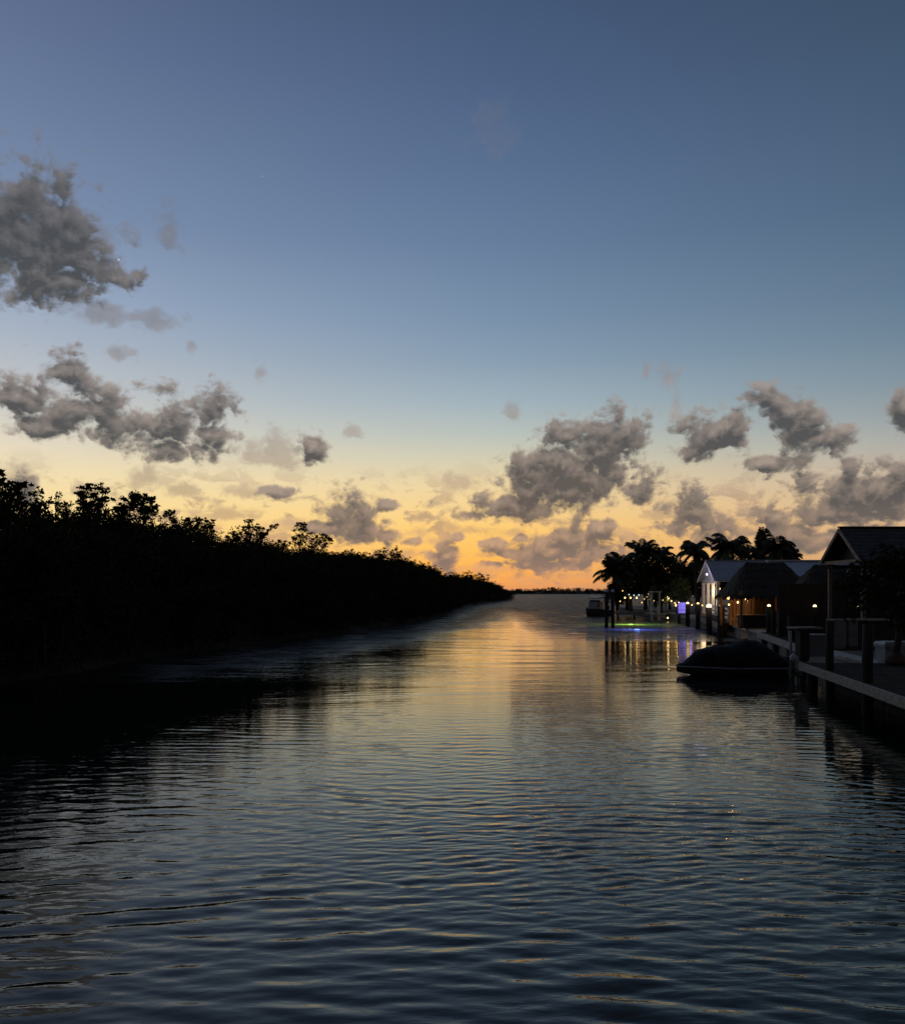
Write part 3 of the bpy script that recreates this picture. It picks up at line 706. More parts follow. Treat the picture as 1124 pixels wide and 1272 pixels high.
for sg in (1, -1):
    yv = e0 if sg == 1 else e1
    b = MB(); b.bar((-.28, yv * 1.03, ze - .07), (-.28, 0, zr - .045), .04, .13, (0, 0, 1)); b.build('barge_board', M['trim'], pv)
b = MB(); b.box((-.16, 0, ze - .02), (.08, 3.2, .14)); b.build('tie_beam', M['trim'], pv)
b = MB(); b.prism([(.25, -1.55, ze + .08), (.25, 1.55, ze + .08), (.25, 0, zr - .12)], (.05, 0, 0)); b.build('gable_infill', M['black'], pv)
for (x, y) in ((0, -1.45), (0, 1.45), (4.2, -1.45), (4.2, 1.45), (8.4, -1.45), (8.4, 1.45)):
    b = MB(); b.box((x, y, (ze - .1) / 2), (.13, .13, ze - .1)); b.build('post', M['trim'], pv)
for y in (-1.45, 1.45):
    b = MB(); b.box((6.2, y, ze - .17), (12.6, .10, .16)); b.build('side_beam', M['brown'], pv)
b = MB()
rr = random.Random(8); y = -1.36
while y < 1.36: b.box((2.6 + rr.uniform(-.008, .008), y, 1.52), (.03, .135, 3.0)); y += .142
b.build('board_wall', M['brown'], pv)
# things behind: rear board fence seen under the pavilion roof
bf = empty('board_fence', (15.6, 38.6, .6), 'tall dark vertical board fence between pavilion and thatched hut', 'fence')
rr = random.Random(18); b = MB(); x = -1.4
while x < 6: b.box((x, rr.uniform(-.01, .01), 1.2 + rr.uniform(-.02, .02)), (.15, .03, 2.35)); x += .158
b.build('boards', M['brown'], bf)
b = MB(); b.box((2.3, .05, .5), (7.4, .06, .1)); b.box((2.3, .05, 1.9), (7.4, .06, .1)); b.build('rail', M['brown'], bf)

# thatched huts
def thatch_hut(loc, w, d, ridge, ze, zr, label, seed, posts=True, rz=0.0):
    h = empty('tiki_hut', loc, label, 'hut', None, rz); rnd = random.Random(seed)
    b = MB(); rings = []; NR, NS = 9, 64
    for k in range(NR + 1):
        f = k / NR; ring = []
        for i in range(NS):
            a = 2 * math.pi * i / NS; ca, sa = math.cos(a), math.sin(a)
            pw = .55; ex = math.copysign(abs(ca) ** pw, ca); ey = math.copysign(abs(sa) ** pw, sa)
            hx = ridge / 2 + (w / 2 - ridge / 2) * f; hy = .08 + (d / 2 - .08) * f
            z = zr + (ze - zr) * (f ** 1.12) + rnd.uniform(-.035, .035)
            j = 1 + rnd.uniform(-.012, .012)
            ring.append((ex * hx * j, ey * hy * j, z - (.05 if k % 2 else 0)))
        rings.append(ring)
    b.loft(rings, True); b.f.append(tuple(range(NS)))
    for i in range(520):                                       # loose fringe along the eave and shaggy tips higher up
        a = rnd.uniform(0, 6.283); f = 1.0 if i < 330 else rnd.uniform(.3, 1)
        ca, sa = math.cos(a), math.sin(a); pw = .55
        ex = math.copysign(abs(ca) ** pw, ca); ey = math.copysign(abs(sa) ** pw, sa)
        hx = ridge / 2 + (w / 2 - ridge / 2) * f; hy = .08 + (d / 2 - .08) * f
        p = Vector((ex * hx, ey * hy, zr + (ze - zr) * f ** 1.12 + .02)); out = Vector((ca, sa, 0))
        sd = Vector((-sa, ca, 0)) * rnd.uniform(.03, .08); tip = p + out * rnd.uniform(.02, .14) + Vector((0, 0, -rnd.uniform(.12, .32)))
        b.add([p - sd, p + sd, tip + sd * .4, tip - sd * .4], [(0, 1, 2, 3)])
    b.build('thatch_roof', M['thatch'], h)
    if posts:
        for sx in (-1, 0, 1):
            for sy in (-1, 1):
                pole_mesh(.07, 0, ze + .25, seed + sx + 3 * sy).build('post', M['amber'], h, True, (sx * w * .40, sy * d * .40, 0))
        b = MB()
        for sy in (-1, 1): b.box((0, sy * d * .40, ze + .12), (w * .84, .09, .12))
        b.build('eave_beam', M['amber'], h)
    return h
hx = (X(898, 48) + X(1005, 48)) / 2
hut = thatch_hut((hx, 48.2, .68), X(1005, 48) - X(898, 48), 4.4, 2.1, Z(741, 48) - .62, Z(699, 48) - .68, 'large thatched hut with dim orange light inside behind the covered boat', 31)
hw = X(1005, 48) - X(898, 48)
# inside the hut
bp = empty('hut_screen', (hx - .55, 49.7, .68), 'orange lit pine slat screen at the back of the large thatched hut', 'screen')
b = MB(); rr = random.Random(9)
for k in range(9): b.box((-.84 + k * .21, 0, .78), (.15, .03, 1.44 + rr.uniform(-.01, .01)))
b.build('slats', M['amber'], bp)
b = MB(); b.box((0, -.04, 1.5), (1.9, .08, .08)); b.box((0, -.04, .1), (1.9, .08, .08)); b.build('frame', M['amber'], bp)
bc = empty('hut_bar', (hx - .75, 46.9, .68), 'low timber bar with pale edge under the thatched hut eave', 'bar')
b = MB(); b.box((0, 0, .34), (2.2, .4, .66)); b.build('front', M['brown'], bc)
b = MB(); b.box((0, -.03, .70), (2.4, .56, .05)); b.build('top', M['trim'], bc)
def hanging_lamp(p, label, m, r, power, col, drop=.25, name='pendant_lamp', cat='lamp', group=None):
    o = empty(name, p, label, cat, group)
    b = MB(); b.lathe([(.01, -r), (r * .7, -r * .7), (r, 0), (r * .7, r * .7), (r * .25, r)], n=12); b.build('globe', M[m], o, True)
    b = MB(); b.tube([(0, 0, r * .9), (0, 0, r + drop)], .012, 5); b.build('cord', M['black'], o)
    if power: lamp('lamp_light', (0, 0, -r - .08), power, col, o, r)
    return o
for (px, py, D, lab, m, r, pw) in ((904, 742.5, 47.4, 'brightest warm globe lamp at the left end of the thatched hut', 'l_warm', .08, 11),
                                (916, 748, 47.6, 'warm globe lamp hanging beside the hut screen', 'l_warm', .06, 7),
                                (905, 751, 48.3, 'dim amber lamp low inside the left half of the hut', 'l_amber', .05, 5),
                                (925, 744, 48.6, 'small amber lamp near the middle of the hut', 'l_amber', .04, 4)):
    hanging_lamp(at(px, py, D), lab, m, r, pw, (1.0, .5, .16))
thatch_hut((X(1026, 41), 41.2, .62), X(1075, 41) - X(985, 41), 3.6, 1.0, Z(742, 41) - .62, Z(702, 41) - .62, 'second thatched roof half hidden behind the gabled pavilion', 47)

b = empty('hut_shade_boards', (hx + 1.25, 49.4, .68), 'dark boards added to blacken the right half of the large thatched hut', 'wall'); w_ = MB()
for k in range(19): w_.box((-1.35 + k * .15, .01 * (k % 2), 1.0), (.145, .03, 2.0))
w_.build('boards', M['brown'], b)  # added sheet of dark boards, stands in for shade under the right eave
# tree in a pot on the near dock
tr = empty('potted_tree', (X(1107, 24), 23.8, .69), 'bushy dark tree in a squat pot in front of the white dock box', 'tree')
b = MB(); b.lathe([(.2, 0), (.27, .08), (.24, .22), (.14, .34)], n=16); b.build('pot', M['pot'], tr, True)
rr = random.Random(77); tb, cb = MB(), MB()
limb(tb, (0, 0, .3), (.05, .0, 1.5), .10, .07, rr)
for k in range(52):
    c = Vector((rr.uniform(-1.2, 1.35), rr.uniform(-.9, .9), rr.uniform(1.15, 3.05)))
    q = ((c.x - .1) / 1.35) ** 2 + (c.y / 1.0) ** 2 + ((c.z - 2.0) / 1.15) ** 2
    if q > 1.05: continue
    if k % 3 == 0: limb(tb, (.04, 0, rr.uniform(1.0, 1.5)), c, .035, .01, rr, .2, 3, 5)
    clump(cb, c, .42, 95, .075, rr, .8)
tb.build('trunk', M['bark'], tr, True); cb.build('crown', M['leaf'], tr)

# ------------------------------------------------------------------ covered boat and its mooring
def boat_station(s):
    """s 0 bow .. 1 stern: half beam, keel z, sheer z"""
    hb = .82 * min(1.0, (s * 2.3) ** .62) if s < .44 else .82 - .06 * (s - .44)
    return max(.012, hb), -.12 + .22 * max(0, .3 - s) / .3, .27 + .06 * max(0, .5 - s)
bt = empty('covered_boat', (X(907, 28.4), 28.4, 0), 'small dark boat under a black cover moored by the near dock', 'boat', None, R(183))
LB = 3.5
rings = []
for k in range(15):
    s = k / 14; hb, kz, sz = boat_station(s); x = LB * (.5 - s); zs = sz
    rings.append([(x, -hb, zs), (x, -hb * .93, zs * .5 + kz * .5 + .04), (x, -hb * .62, kz + .05), (x, 0, kz), (x, hb * .62, kz + .05), (x, hb * .93, zs * .5 + kz * .5 + .04), (x, hb, zs)])
b = MB(); b.loft(rings); n = len(b.v); b.f.append(tuple(range(n - 7, n))); b.build('hull', M['hull'], bt, True)
for sg in (-1, 1):
    pts = [(LB * (.5 - k / 14), sg * (boat_station(k / 14)[0] + .012), boat_station(k / 14)[2] - .02) for k in range(15)]
    b = MB(); b.tube(pts, .03, 6); b.build('rub_rail', M['rail'], bt, True)
prof = [(0, .31), (.07, .38), (.11, .50), (.22, .84), (.42, .93), (.53, .97), (.64, 1.16), (.74, 1.06), (.88, .76), (.97, .50), (1, .42)]
rings = []
for k in range(29):
    s = k / 28; hb, kz, sz = boat_station(s); x = LB * (.5 - s); zt = float(np.interp(s, [p[0] for p in prof], [p[1] for p in prof])); ring = []
    for i in range(13):
        a = math.pi * i / 12; cy = math.cos(a); q = abs(math.sin(a)) ** .8
        sag = .03 * math.sin(k * 1.1) * math.sin(a * 3) + .022 * math.sin(k * 2.3 + a * 7)
        ring.append((x, -hb * 1.02 * math.copysign(abs(cy) ** .8, cy), (sz - .03) + (zt - sz + .03) * q + sag * q))
    rings.append(ring)
b = MB(); b.loft(rings); b.build('cover', M['cover'], bt, True)
for k in (9, 20):                                     # tie-down straps over the cover
    b = MB(); b.loft([[(p[0] - .02, p[1] * 1.012, p[2] + .008), (p[0] + .02, p[1] * 1.012, p[2] + .008)] for p in rings[k]]); b.build('strap', M['black'], bt)
b = MB(); b.box((-LB / 2 - .14, 0, .32), (.24, .32, .5)); b.tube([(-LB / 2 - .16, 0, .1), (-LB / 2 - .2, 0, -.5)], [.08, .05], 8); b.build('outboard', M['black'], bt)
mp = pole_mesh(.045, -2, 1.44, 40).build('mooring_pole', M['rail'], None, True, (X(972.5, 28.0), 27.4, 0))
tag(mp, 'thin grey mooring pole standing in the water beside the boat stern', 'pole')
mr = MB(); p0, p1 = at(976, 829, 28.2), Vector((9.6, 25.0, .6)); pts = []
for i in range(9):
    f = i / 8; p = p0.lerp(p1, f); p.z -= .22 * math.sin(math.pi * f); pts.append(p)
mr.tube(pts, .014, 5); tag(mr.build('mooring_rope', M['rope']), 'slack rope from the covered boat to the near dock', 'rope')

# ------------------------------------------------------------------ second dock beyond the slip
d2 = empty('dock', (X(943, 42), 42, 0), 'second dock with pale beam edge behind the covered boat', 'dock')
q0, q1 = Vector((14.5, 42.2)), Vector((12.3, 31.6)); dd = (q1 - q0); ln = dd.length; a2 = math.atan2(dd.y, dd.x); nn = Vector((-dd.y, dd.x)).normalized()
if nn.x < 0: nn = -nn
mid = (q0 + q1) / 2 - Vector((d2.location.x, d2.location.y))
b = MB(); b.box((mid.x, mid.y, .6), (ln, .12, .24), a2); b.build('edge_beam', M['beam_pale'], d2)
b = MB(); rr = random.Random(14)
k = .1
while k < ln:
    c = q0 + dd.normalized() * k + nn * 1.0 - Vector((d2.location.x, d2.location.y)); b.box((c.x, c.y, .692 + rr.uniform(-.004, .004)), (.13, 1.9, .04), a2); k += .142
b.build('deck', M['deck'], d2)
for k in (.2, ln * .35, ln * .68, ln - .2):
    c = q0 + dd.normalized() * k + nn * .25 - Vector((d2.location.x, d2.location.y)); pole_mesh(.12, -2.2, .47, int(k * 9)).build('piling', M['pile'], d2, True, (c.x, c.y, 0))
# plain pilings round the slip
for (px, D, py, r, lab) in ((969, 38, 756, .10, 'plain dark piling beside the lamp topped piling at the slip'), (982, 34.5, 766, .13, 'short thick dark piling near the inner end of the slip'),
                            (960.5, 40, 758, .10, 'dark piling just right of the lamp topped piling at the slip')):
    o = pole_mesh(r, -2.2, Z(py, D), int(px)).build('piling', M['pile'], None, True, (X(px, D), D, 0)); tag(o, lab, 'piling')

# pilings with glowing caps
def lamp_piling(px, D, py, r, label, m, power, base=-2.2, lr=None, group='lamp topped pilings along the right docks'):
    o = empty('lamp_piling', (X(px, D), D, 0), label, 'piling', group)
    zt = Z(py, D); lr = lr or r * .8
    pole_mesh(r, base, zt - lr * .9, int(px)).build('post', M['pile'], o, True)
    b = MB(); b.lathe([(lr, zt - lr * .9 + .004), (lr * 1.05, zt - lr * .55), (lr * .9, zt), (lr * .5, zt + lr * .3), (.02, zt + lr * .4)], n=12); b.build('lamp_cap', M[m], o, True)
    if power: lamp('cap_light', (-.05, -.25 - r, zt + lr), power, (1.0, .74, .4), o, .2)
    return o
lamp_piling(880.3, 54.5, 751.5, .17, 'piling with the brightest glowing cap, in front of the porch', 'l_cap', 9, lr=.16)
lamp_piling(895, 51.5, 751.5, .2, 'thick piling with half hidden glowing cap left of the thatched hut', 'l_dim', 2, lr=.08)
lamp_piling(866.5, 61, 749, .16, 'lamp piling second left of the brightest glowing cap', 'l_warm', 2.5, lr=.085)
lamp_piling(853.8, 66, 748.5, .17, 'lamp piling standing just right of the blue lit panel', 'l_cap', 3, lr=.10)
lamp_piling(843, 71, 748, .12, 'faint lamp piling standing just left of the blue lit panel', 'l_dim', 1, lr=.07)
lamp_piling(954.7, 41.5, 751.5, .12, 'single lamp piling standing before the dark right half of the hut', 'l_cap', .7, lr=.075)
lamp_piling(1011.5, 37.5, 752, .1, 'single lamp post standing left of the pavilion posts', 'l_cap', .35, base=.5, lr=.07)
lamp_piling(1064.5, 33.4, 752.5, .05, 'small faint lamp post standing under the pavilion roof', 'l_dim', 0, base=.5, lr=.035)

# ------------------------------------------------------------------ third dock with white rails
d3 = empty('dock', (16.0, 54.5, 0), 'long low dock with white rails below the row of lamp pilings', 'dock')
P3 = [(15.5, 51.5), (16.1, 54.5), (17.3, 61), (18.2, 67), (19.2, 76)]
b = MB(); strip(b, [(x - 16.0 + .55, y - 54.5) for x, y in P3], 1.3, .7, .78); b.build('deck', M['deck'], d3)
b = MB(); strip(b, [(x - 16.0 - .14, y - 54.5) for x, y in P3], .06, .46, .77); b.build('edge_beam', M['fascia'], d3)
for i, (x, y) in enumerate(P3): pole_mesh(.1, -2.2, .69, i + 60).build('piling', M['pile'], d3, True, (x - 16.0 + .3, y - 54.5, 0))
rl = empty('railing', (17.2, 56, .78), 'white three rail fence along the long dock below the porch', 'railing')
RP = [(16.6, 53.6), (17.3, 57), (18.0, 61), (18.7, 65.5)]
b = MB()
for z in (.25, .5, .78):
    for (p, q) in zip(RP, RP[1:]): b.bar((p[0] - 17.2, p[1] - 56, z), (q[0] - 17.2, q[1] - 56, z), .04, .1)
b.build('rails', M['white'], rl)
for (x, y) in RP: (lambda b: (b.box((x - 17.2 + .05, y - 56, .44), (.09, .09, .88)), b.build('post', M['white'], rl)))(MB())
# blue panel
bl = empty('light_panel', (X(846.5, 69), 69, .78), 'blue violet glowing panel standing between two lamp pilings', 'panel')
b = MB(); b.box((0, 0, .54), (.56, .05, .82)); b.build('screen', M['l_blue'], bl)
b = MB(); b.box((0, -.04, .38), (.58, .02, .025)); b.box((0, -.04, .68), (.58, .02, .025)); b.box((0, .02, .04), (.7, .2, .08)); b.box((-.31, .02, .55), (.05, .07, .95)); b.box((.31, .02, .55), (.05, .07, .95)); b.box((0, .02, 1.0), (.67, .07, .06)); b.build('frame', M['black'], bl)
lamp('led_light', (.3, -.8, .7), 26, (.16, .12, 1.0), bl, .3).data.energy = 16

# ------------------------------------------------------------------ white house with metal roof
hs = empty('white_house', (20.25, 70.0, .7), 'white house with pale metal roof and lit columned porch', 'house')
yh, zr2, ze2, xl2 = 2.1, Z(696.5, 70.4) - .7, Z(719.5, 70.4) - .7, 10.5
b = MB()
for sg in (-1, 1):
    b.prism([(-.3, 0, zr2), (-.3, sg * (yh + .3), ze2 - .12), (-.3, sg * (yh + .3), ze2 - .18), (-.3, 0, zr2 - .07)], (xl2, 0, 0))
    x = -.25
    while x < xl2 - .3:
        b.bar((x, sg * .02, zr2 + .015), (x, sg * (yh + .28), ze2 - .10), .03, .05); x += .42
b.build('roof', M['metalroof'], hs)
b = MB(); b.bar((-.32, 0, zr2 + .03), (xl2 - .28, 0, zr2 + .03), .2, .04); b.build('ridge_cap', M['metalroof'], hs)
b = MB(); b.prism([(.02, -yh + .1, ze2 - .02), (.02, yh - .1, ze2 - .02), (.02, 0, zr2 - .1)], (.08, 0, 0)); b.build('gable', M['white'], hs)
for sg in (-1, 1):
    b = MB(); b.bar((-.32, sg * (yh + .28), ze2 - .2), (-.32, 0, zr2 - .07), .05, .2); b.build('barge_board', M['white'], hs)
b = MB(); b.box((.06, 0, ze2 - .16), (.16, 2 * yh, .26)); b.build('porch_beam', M['white'], hs)
for y in (-1.95, -.65, .65, 1.95):
    b = MB(); b.box((.06, y, (ze2 - .29) / 2), (.22, .22, ze2 - .29)); b.box((.06, y, .14), (.28, .28, .28)); b.box((.06, y, ze2 - .36), (.28, .28, .1)); b.build('column', M['white'], hs)
b = MB(); b.box((4.9, 0, .02), (10, 2 * yh, .12)); b.build('porch_floor', M['deck'], hs)
b = MB(); b.box((2.6, 0, ze2 / 2), (.12, 2 * yh - .2, ze2 - .2)); b.box((6.3, -yh + .15, ze2 / 2), (7.2, .12, ze2 - .2)); b.box((6.3, yh - .15, ze2 / 2), (7.2, .12, ze2 - .2)); b.build('wall', M['shade_wall'], hs)
for y in (-1.25, 1.25):
    w = (lambda b: (b.box((2.50, y, 1.5), (.06, 1.0, 1.1)), b.build('window', M['white'], hs))[1])(MB())
    b = MB(); b.box((2.46, y, 1.5), (.03, .84, .94)); b.build('pane', M['glass'], w)
dr = (lambda b: (b.box((2.50, 0, 1.08), (.06, .95, 2.05)), b.build('door', M['brown'], hs))[1])(MB())
b = MB(); b.box((2.45, .36, 1.05), (.05, .05, .12)); b.build('handle', M['rail'], dr)
pl_ = hanging_lamp((20.2 - .45, 70.2 - 1.2, .7 + ze2 + .36), 'violet white lamp lighting the porch gable', 'l_violet', .1, 0, (1, 1, 1), .05, 'porch_lamp')
lamp('gable_light', (-.6, 0, .1), 16, (.72, .62, 1.0), pl_, .45)
pl2 = hanging_lamp((20.2 + .5, 69.0, .7 + ze2 - .75), 'warm lamp hanging between the porch columns', 'l_warm', .1, 48, (1.0, .70, .36), .4, 'porch_lamp')
lamp('column_light', (-1.3, -1.0, -.9), 30, (1.0, .76, .46), pl2, .4)
# long low outbuilding roof to the right of it
lo = empty('outbuilding', (28.4, 66, .7), 'low building with long pale ridge behind the two thatched roofs', 'building')
zr3, ze3 = Z(697.2, 66) - .7, Z(712, 66) - .95
b = MB()
for sg in (-1, 1): b.prism([(-5, 0, zr3), (-5, sg * 3.0, ze3), (-5, sg * 3.0, ze3 - .07), (-5, 0, zr3 - .08)], (11, 0, 0))
b.build('roof', M['metalroof'], lo)
b = MB(); b.bar((-5.1, 0, zr3 + .04), (6.1, 0, zr3 + .04), .3, .07); b.build('ridge_cap', M['white'], lo)
b = MB(); b.box((.5, 0, ze3 / 2 - .05), (10, 5.4, ze3 - .1)); b.build('wall', M['shade_wall'], lo)

# ------------------------------------------------------------------ palms and garden trees on the right
def palm(px, py, D, base_dx, label, seed, nf=15, fl=2.6, droop=1.0, up=.55, wind=(0, 0), extra=None, name='palm_tree'):
    rnd = random.Random(seed); top = at(px, py, D); bx = top.x + base_dx
    o = empty(name, (bx, D, .6), label, 'tree', 'palms on the right shore')
    T = Vector((top.x - bx, 0, top.z - .6)); tb, cb = MB(), MB()
    pts = [Vector((T.x * f ** 1.6, .1 * math.sin(f * 3), T.z * f)) for f in [i / 8 for i in range(9)]]
    tb.tube(pts, [.2 - .075 * i / 8 + (.06 if i == 0 else 0) for i in range(9)], 10)
    tb.build('trunk', M['bark'], o, True)
    fr = []
    for k in range(nf):
        a = 6.283 * k / nf * 2.4 + rnd.uniform(-.25, .25); e = rnd.uniform(-.05, 1.3) if k > 4 else rnd.uniform(.9, 1.4)
        fr.append((a, e, fl * rnd.uniform(.8, 1.1), droop * rnd.uniform(.8, 1.2)))
    for f in (extra or []): fr.append(f)
    for a, e, L_, dr_ in fr:
        d = Vector((math.cos(a) * math.cos(e), math.sin(a) * math.cos(e), math.sin(e) * 1.0)); p = T.copy(); ns = 18; rach = [p.copy()]
        for i in range(ns):
            d = (d + Vector((wind[0], wind[1], -dr_ * .105 * (.4 + i / ns * 1.1)))).normalized()
            p = p + d * (L_ / ns); rach.append(p.copy())
        cb.tube(rach, [.028 - .022 * i / ns for i in range(ns + 1)], 4, cap=False)
        for i in range(1, ns + 1):
            t_ = i / ns; dd_ = (rach[i] - rach[i - 1]).normalized(); side = dd_.cross(Vector((0, 0, 1)))
            side = side.normalized() if side.length > .05 else Vector((-math.sin(a), math.cos(a), 0))
            ll = .98 * (fl / 2.6) * (math.sin(math.pi * (.12 + .8 * t_)) ** .7)
            for sg in (-1, 1):
                for sub in (0, .5):
                    base = rach[i - 1].lerp(rach[i], sub)
                    dr2 = (side * sg * .8 + dd_ * .75 + Vector((0, 0, -.42 - .35 * rnd.random()))).normalized()
                    tip = base + dr2 * ll * rnd.uniform(.85, 1.1) + Vector((0, 0, -.10 * ll)); w = dd_ * .035
                    midp = base.lerp(tip, .5) + Vector((0, 0, .04))
                    cb.add([base - w * .6, base + w * .6, midp + w * 1.6, midp - w * 1.6, tip], [(0, 1, 2, 3), (3, 2, 4)])
    cb.build('crown', M['palm'], o)
    return o
palm(763, 714, 86, 1.6, 'leftmost low palm leaning out over the water with radiating fronds', 301, 22, 2.3, 1.0)
palm(772, 700, 92, .6, 'small palm just behind the leftmost leaning palm', 302, 18, 2.2, 1.1)
palm(797, 690, 94, .4, 'palm with fan of fronds above the dark grove, far left', 303, 22, 2.3, 1.0)
palm(817, 691, 96, .2, 'palm tuft sunk in the top of the dark grove', 304, 18, 2.0, 1.1)
palm(862, 688, 84, .3, 'palm with drooping round head left of the white house ridge', 305, 26, 2.2, 1.6)
palm(909, 683, 78, .3, 'tall palm behind the white house with long single frond to the left', 306, 26, 2.5, 1.3, extra=[(3.25, .62, 2.6, .25), (3.0, .5, 1.8, .5)])
palm(945, 692, 80, .1, 'slim palm with one upright spear beside the tall palms', 307, 10, 1.8, .8, extra=[(1.2, 1.53, 2.7, .0), (1.5, 1.5, 2.4, .05), (1.0, 1.5, 2.5, .02), (3.1, .7, 2.2, .4)])
palm(966, 686, 77, .2, 'bushy palm with windswept fronds trailing right', 308, 26, 2.4, 1.5, wind=(.03, 0))
palm(985, 693, 82, .2, 'small palm tuft at the right end of the palms', 309, 12, 1.2, 1.3)
def leafy_tree(px, py_top, D, rpx, label, seed, matn='leaf_b', leaf=.16, n=60, zlow=1.2, name='leafy_tree', cat='tree'):
    rnd = random.Random(seed); zt = Z(py_top, D) - .6; r = rpx * D / F
    o = empty(name, (X(px, D), D, .6), label, cat, None); tb, cb = MB(), MB()
    limb(tb, (0, 0, 0), (rnd.uniform(-.2, .2), 0, zt * .55), .14, .07, rnd)
    cz, hz = (zt + zlow) / 2, (zt - zlow) / 2
    for k in range(max(14, int(34 * r * hz / 2.0))):
        while True:
            u = Vector((rnd.uniform(-1, 1), rnd.uniform(-1, 1), rnd.uniform(-1, 1)))
            if .15 < u.length < 1: break
        c = Vector((u.x * r * .88, u.y * r * .88, cz + u.z * hz * .88))
        if k % 4 == 0: limb(tb, (0, 0, max(.3, min(zt * .5, c.z - .4))), c, .045, .012, rnd, .2, 3, 5)
        clump(cb, c, rnd.uniform(.4, .75), n, leaf, rnd, .8)
    tb.build('trunk', M['bark'], o, True); cb.build('crown', M[matn], o); return o
leafy_tree(784, 690, 95, 24, 'dark round tree at the left of the grove behind the string lights', 401)
leafy_tree(808, 684, 98, 26, 'tall dark tree in the middle of the grove', 402)
leafy_tree(832, 686, 95, 24, 'broad dark tree at the right of the grove', 403)
leafy_tree(852, 694, 88, 20, 'dark tree below the drooping palm by the white house', 404)
leafy_tree(766, 714, 90, 15, 'low dark bush at the foot of the leaning palm', 405, zlow=.3)
leafy_tree(846, 719, 73, 18, 'yellow green bush lit from below left of the porch', 406, 'leaf_b', .11, zlow=.9, name='garden_bush', cat='bush')
leafy_tree(822, 724, 80, 16, 'dark bush between the grove and the lit bush', 407, zlow=.5, name='garden_bush', cat='bush')
leafy_tree(888, 688, 90, 22, 'dark tree filling the gap behind the white house ridge', 408)
leafy_tree(930, 688, 92, 26, 'dark tree below the tall palms behind the roofs', 409)
leafy_tree(868, 690, 93, 20, 'dark tree behind the drooping palm, nearest the grove', 411)
leafy_tree(910, 684, 94, 22, 'dark tree directly behind the tall palm with the long frond', 412)
leafy_tree(948, 690, 95, 20, 'dark tree behind the palm with the upright spear', 413)
leafy_tree(965, 688, 93, 24, 'dark tree under the windswept palm', 410)

leafy_tree(1058, 704, 50, 34, 'dark garden tree behind the pavilion, nearest the thatched roofs', 421)
leafy_tree(1112, 698, 52, 42, 'dark garden tree behind the right half of the pavilion roof', 422)
leafy_tree(1190, 694, 54, 52, 'dark garden tree past the right end of the pavilion', 423)
# ------------------------------------------------------------------ far lights, frame and boats on the right
for i, (px, py, D, m, r, pw, lab) in enumerate((
    (773, 734, 84, 'l_warm', .05, 0, 'highest small bulb at the left of the string lights'),
    (776, 742.5, 83, 'l_warm', .085, 3, 'first large warm bulb of the string under the grove'),
    (783, 742.5, 83, 'l_warm', .085, 3, 'second large warm bulb of the string under the grove'),
    (790.5, 742.5, 83, 'l_cap', .085, 3, 'third and whitest bulb of the string under the grove'),
    (781, 738.5, 84, 'l_cool', .05, 0, 'small bluish bulb above the large warm bulbs'),
    (787, 739.5, 84, 'l_cool', .05, 0, 'bluish bulb above the whitest large bulb'),
    (793.5, 739, 84, 'l_cool', .05, 1, 'bluish bulb right of the whitest large bulb'),
    (800, 744, 83, 'l_dim', .06, 0, 'dim bulb right of the three large bulbs'),
    (807, 744.5, 83, 'l_dim', .07, 0, 'dim bulb left of the white boat lift frame'),
    (805, 737.5, 84, 'l_dim', .05, 0, 'tiny bulb high left of the white lift frame'),
    (829.5, 742.5, 79, 'l_cap', .11, 9, 'large white bulb in front of the yellow green bush'),
    (833.5, 746.5, 79, 'l_warm', .08, 0, 'small bulb under the large white bulb by the bush'),
    (823, 745.5, 79, 'l_dim', .06, 0, 'dim bulb left of the large white bulb'))):
    hanging_lamp(at(px, py, D), lab, m, r, pw, (1.0, .72, .34), .3, 'string_bulb', 'bulb', 'string lights under the grove')
for (px, py, D, r, lab) in ((770, 747, 85, .05, 'low amber bulb at the left end under the leaning palm'), (797, 748.5, 84, .045, 'low amber bulb below the three large bulbs'),
    (803, 741, 86, .05, 'amber bulb between the bluish bulbs and the lift frame'), (812, 746, 87, .05, 'amber bulb seen inside the white lift frame'), (816.5, 740, 87, .045, 'amber bulb near the top of the white lift frame'),
    (838, 749, 77, .05, 'amber bulb low to the right of the large white bulb'), (859, 751.5, 72, .05, 'amber bulb between the lamp pilings in front of the house'), (872, 752, 71, .05, 'amber bulb low beside the house porch steps')):
    hanging_lamp(at(px, py, D), lab, 'l_amber', r, 0, (1, .6, .2), .3, 'string_bulb', 'bulb', 'string lights under the grove')
for (px, py, lab) in ((829, 767.5, 'upper white marker lamp low on the dock end'), (829, 773.5, 'lower dimmer marker lamp low on the dock end')):
    hanging_lamp(at(px, py, 74), lab, 'l_cap' if py < 770 else 'l_dim', .07, 0, (1, 1, 1), .1, 'marker_lamp')
lf = empty('boat_lift', (X(812, 78), 78, 0), 'white framed boat lift standing in the water below the grove', 'lift')
for (px, D) in ((809.5, 76.5), (819, 76.5), (808, 80), (817, 80)):
    b = MB(); b.box((X(px, D) - lf.location.x, D - 78, .3), (.13, .13, 4.4)); b.build('post', M['white'], lf)
for D in (76.5, 80):
    b = MB(); b.box((X(814 if D < 78 else 812.5, D) - lf.location.x, D - 78, 2.56), (1.05, .16, .12)); b.build('top_beam', M['white'], lf)
b = MB(); b.box((.15, 0, .62), (.9, 4.4, .1)); b.build('cradle', M['rail'], lf)
d4 = empty('dock', (X(800, 82), 82, 0), 'far low dock under the string lights', 'dock')
b = MB(); b.box((.4, 0, .66), (6.5, 2.0, .08)); b.build('deck', M['deck'], d4)
b = MB(); b.box((.4, -1.04, .56), (6.5, .06, .26)); b.build('edge_beam', M['fascia'], d4)
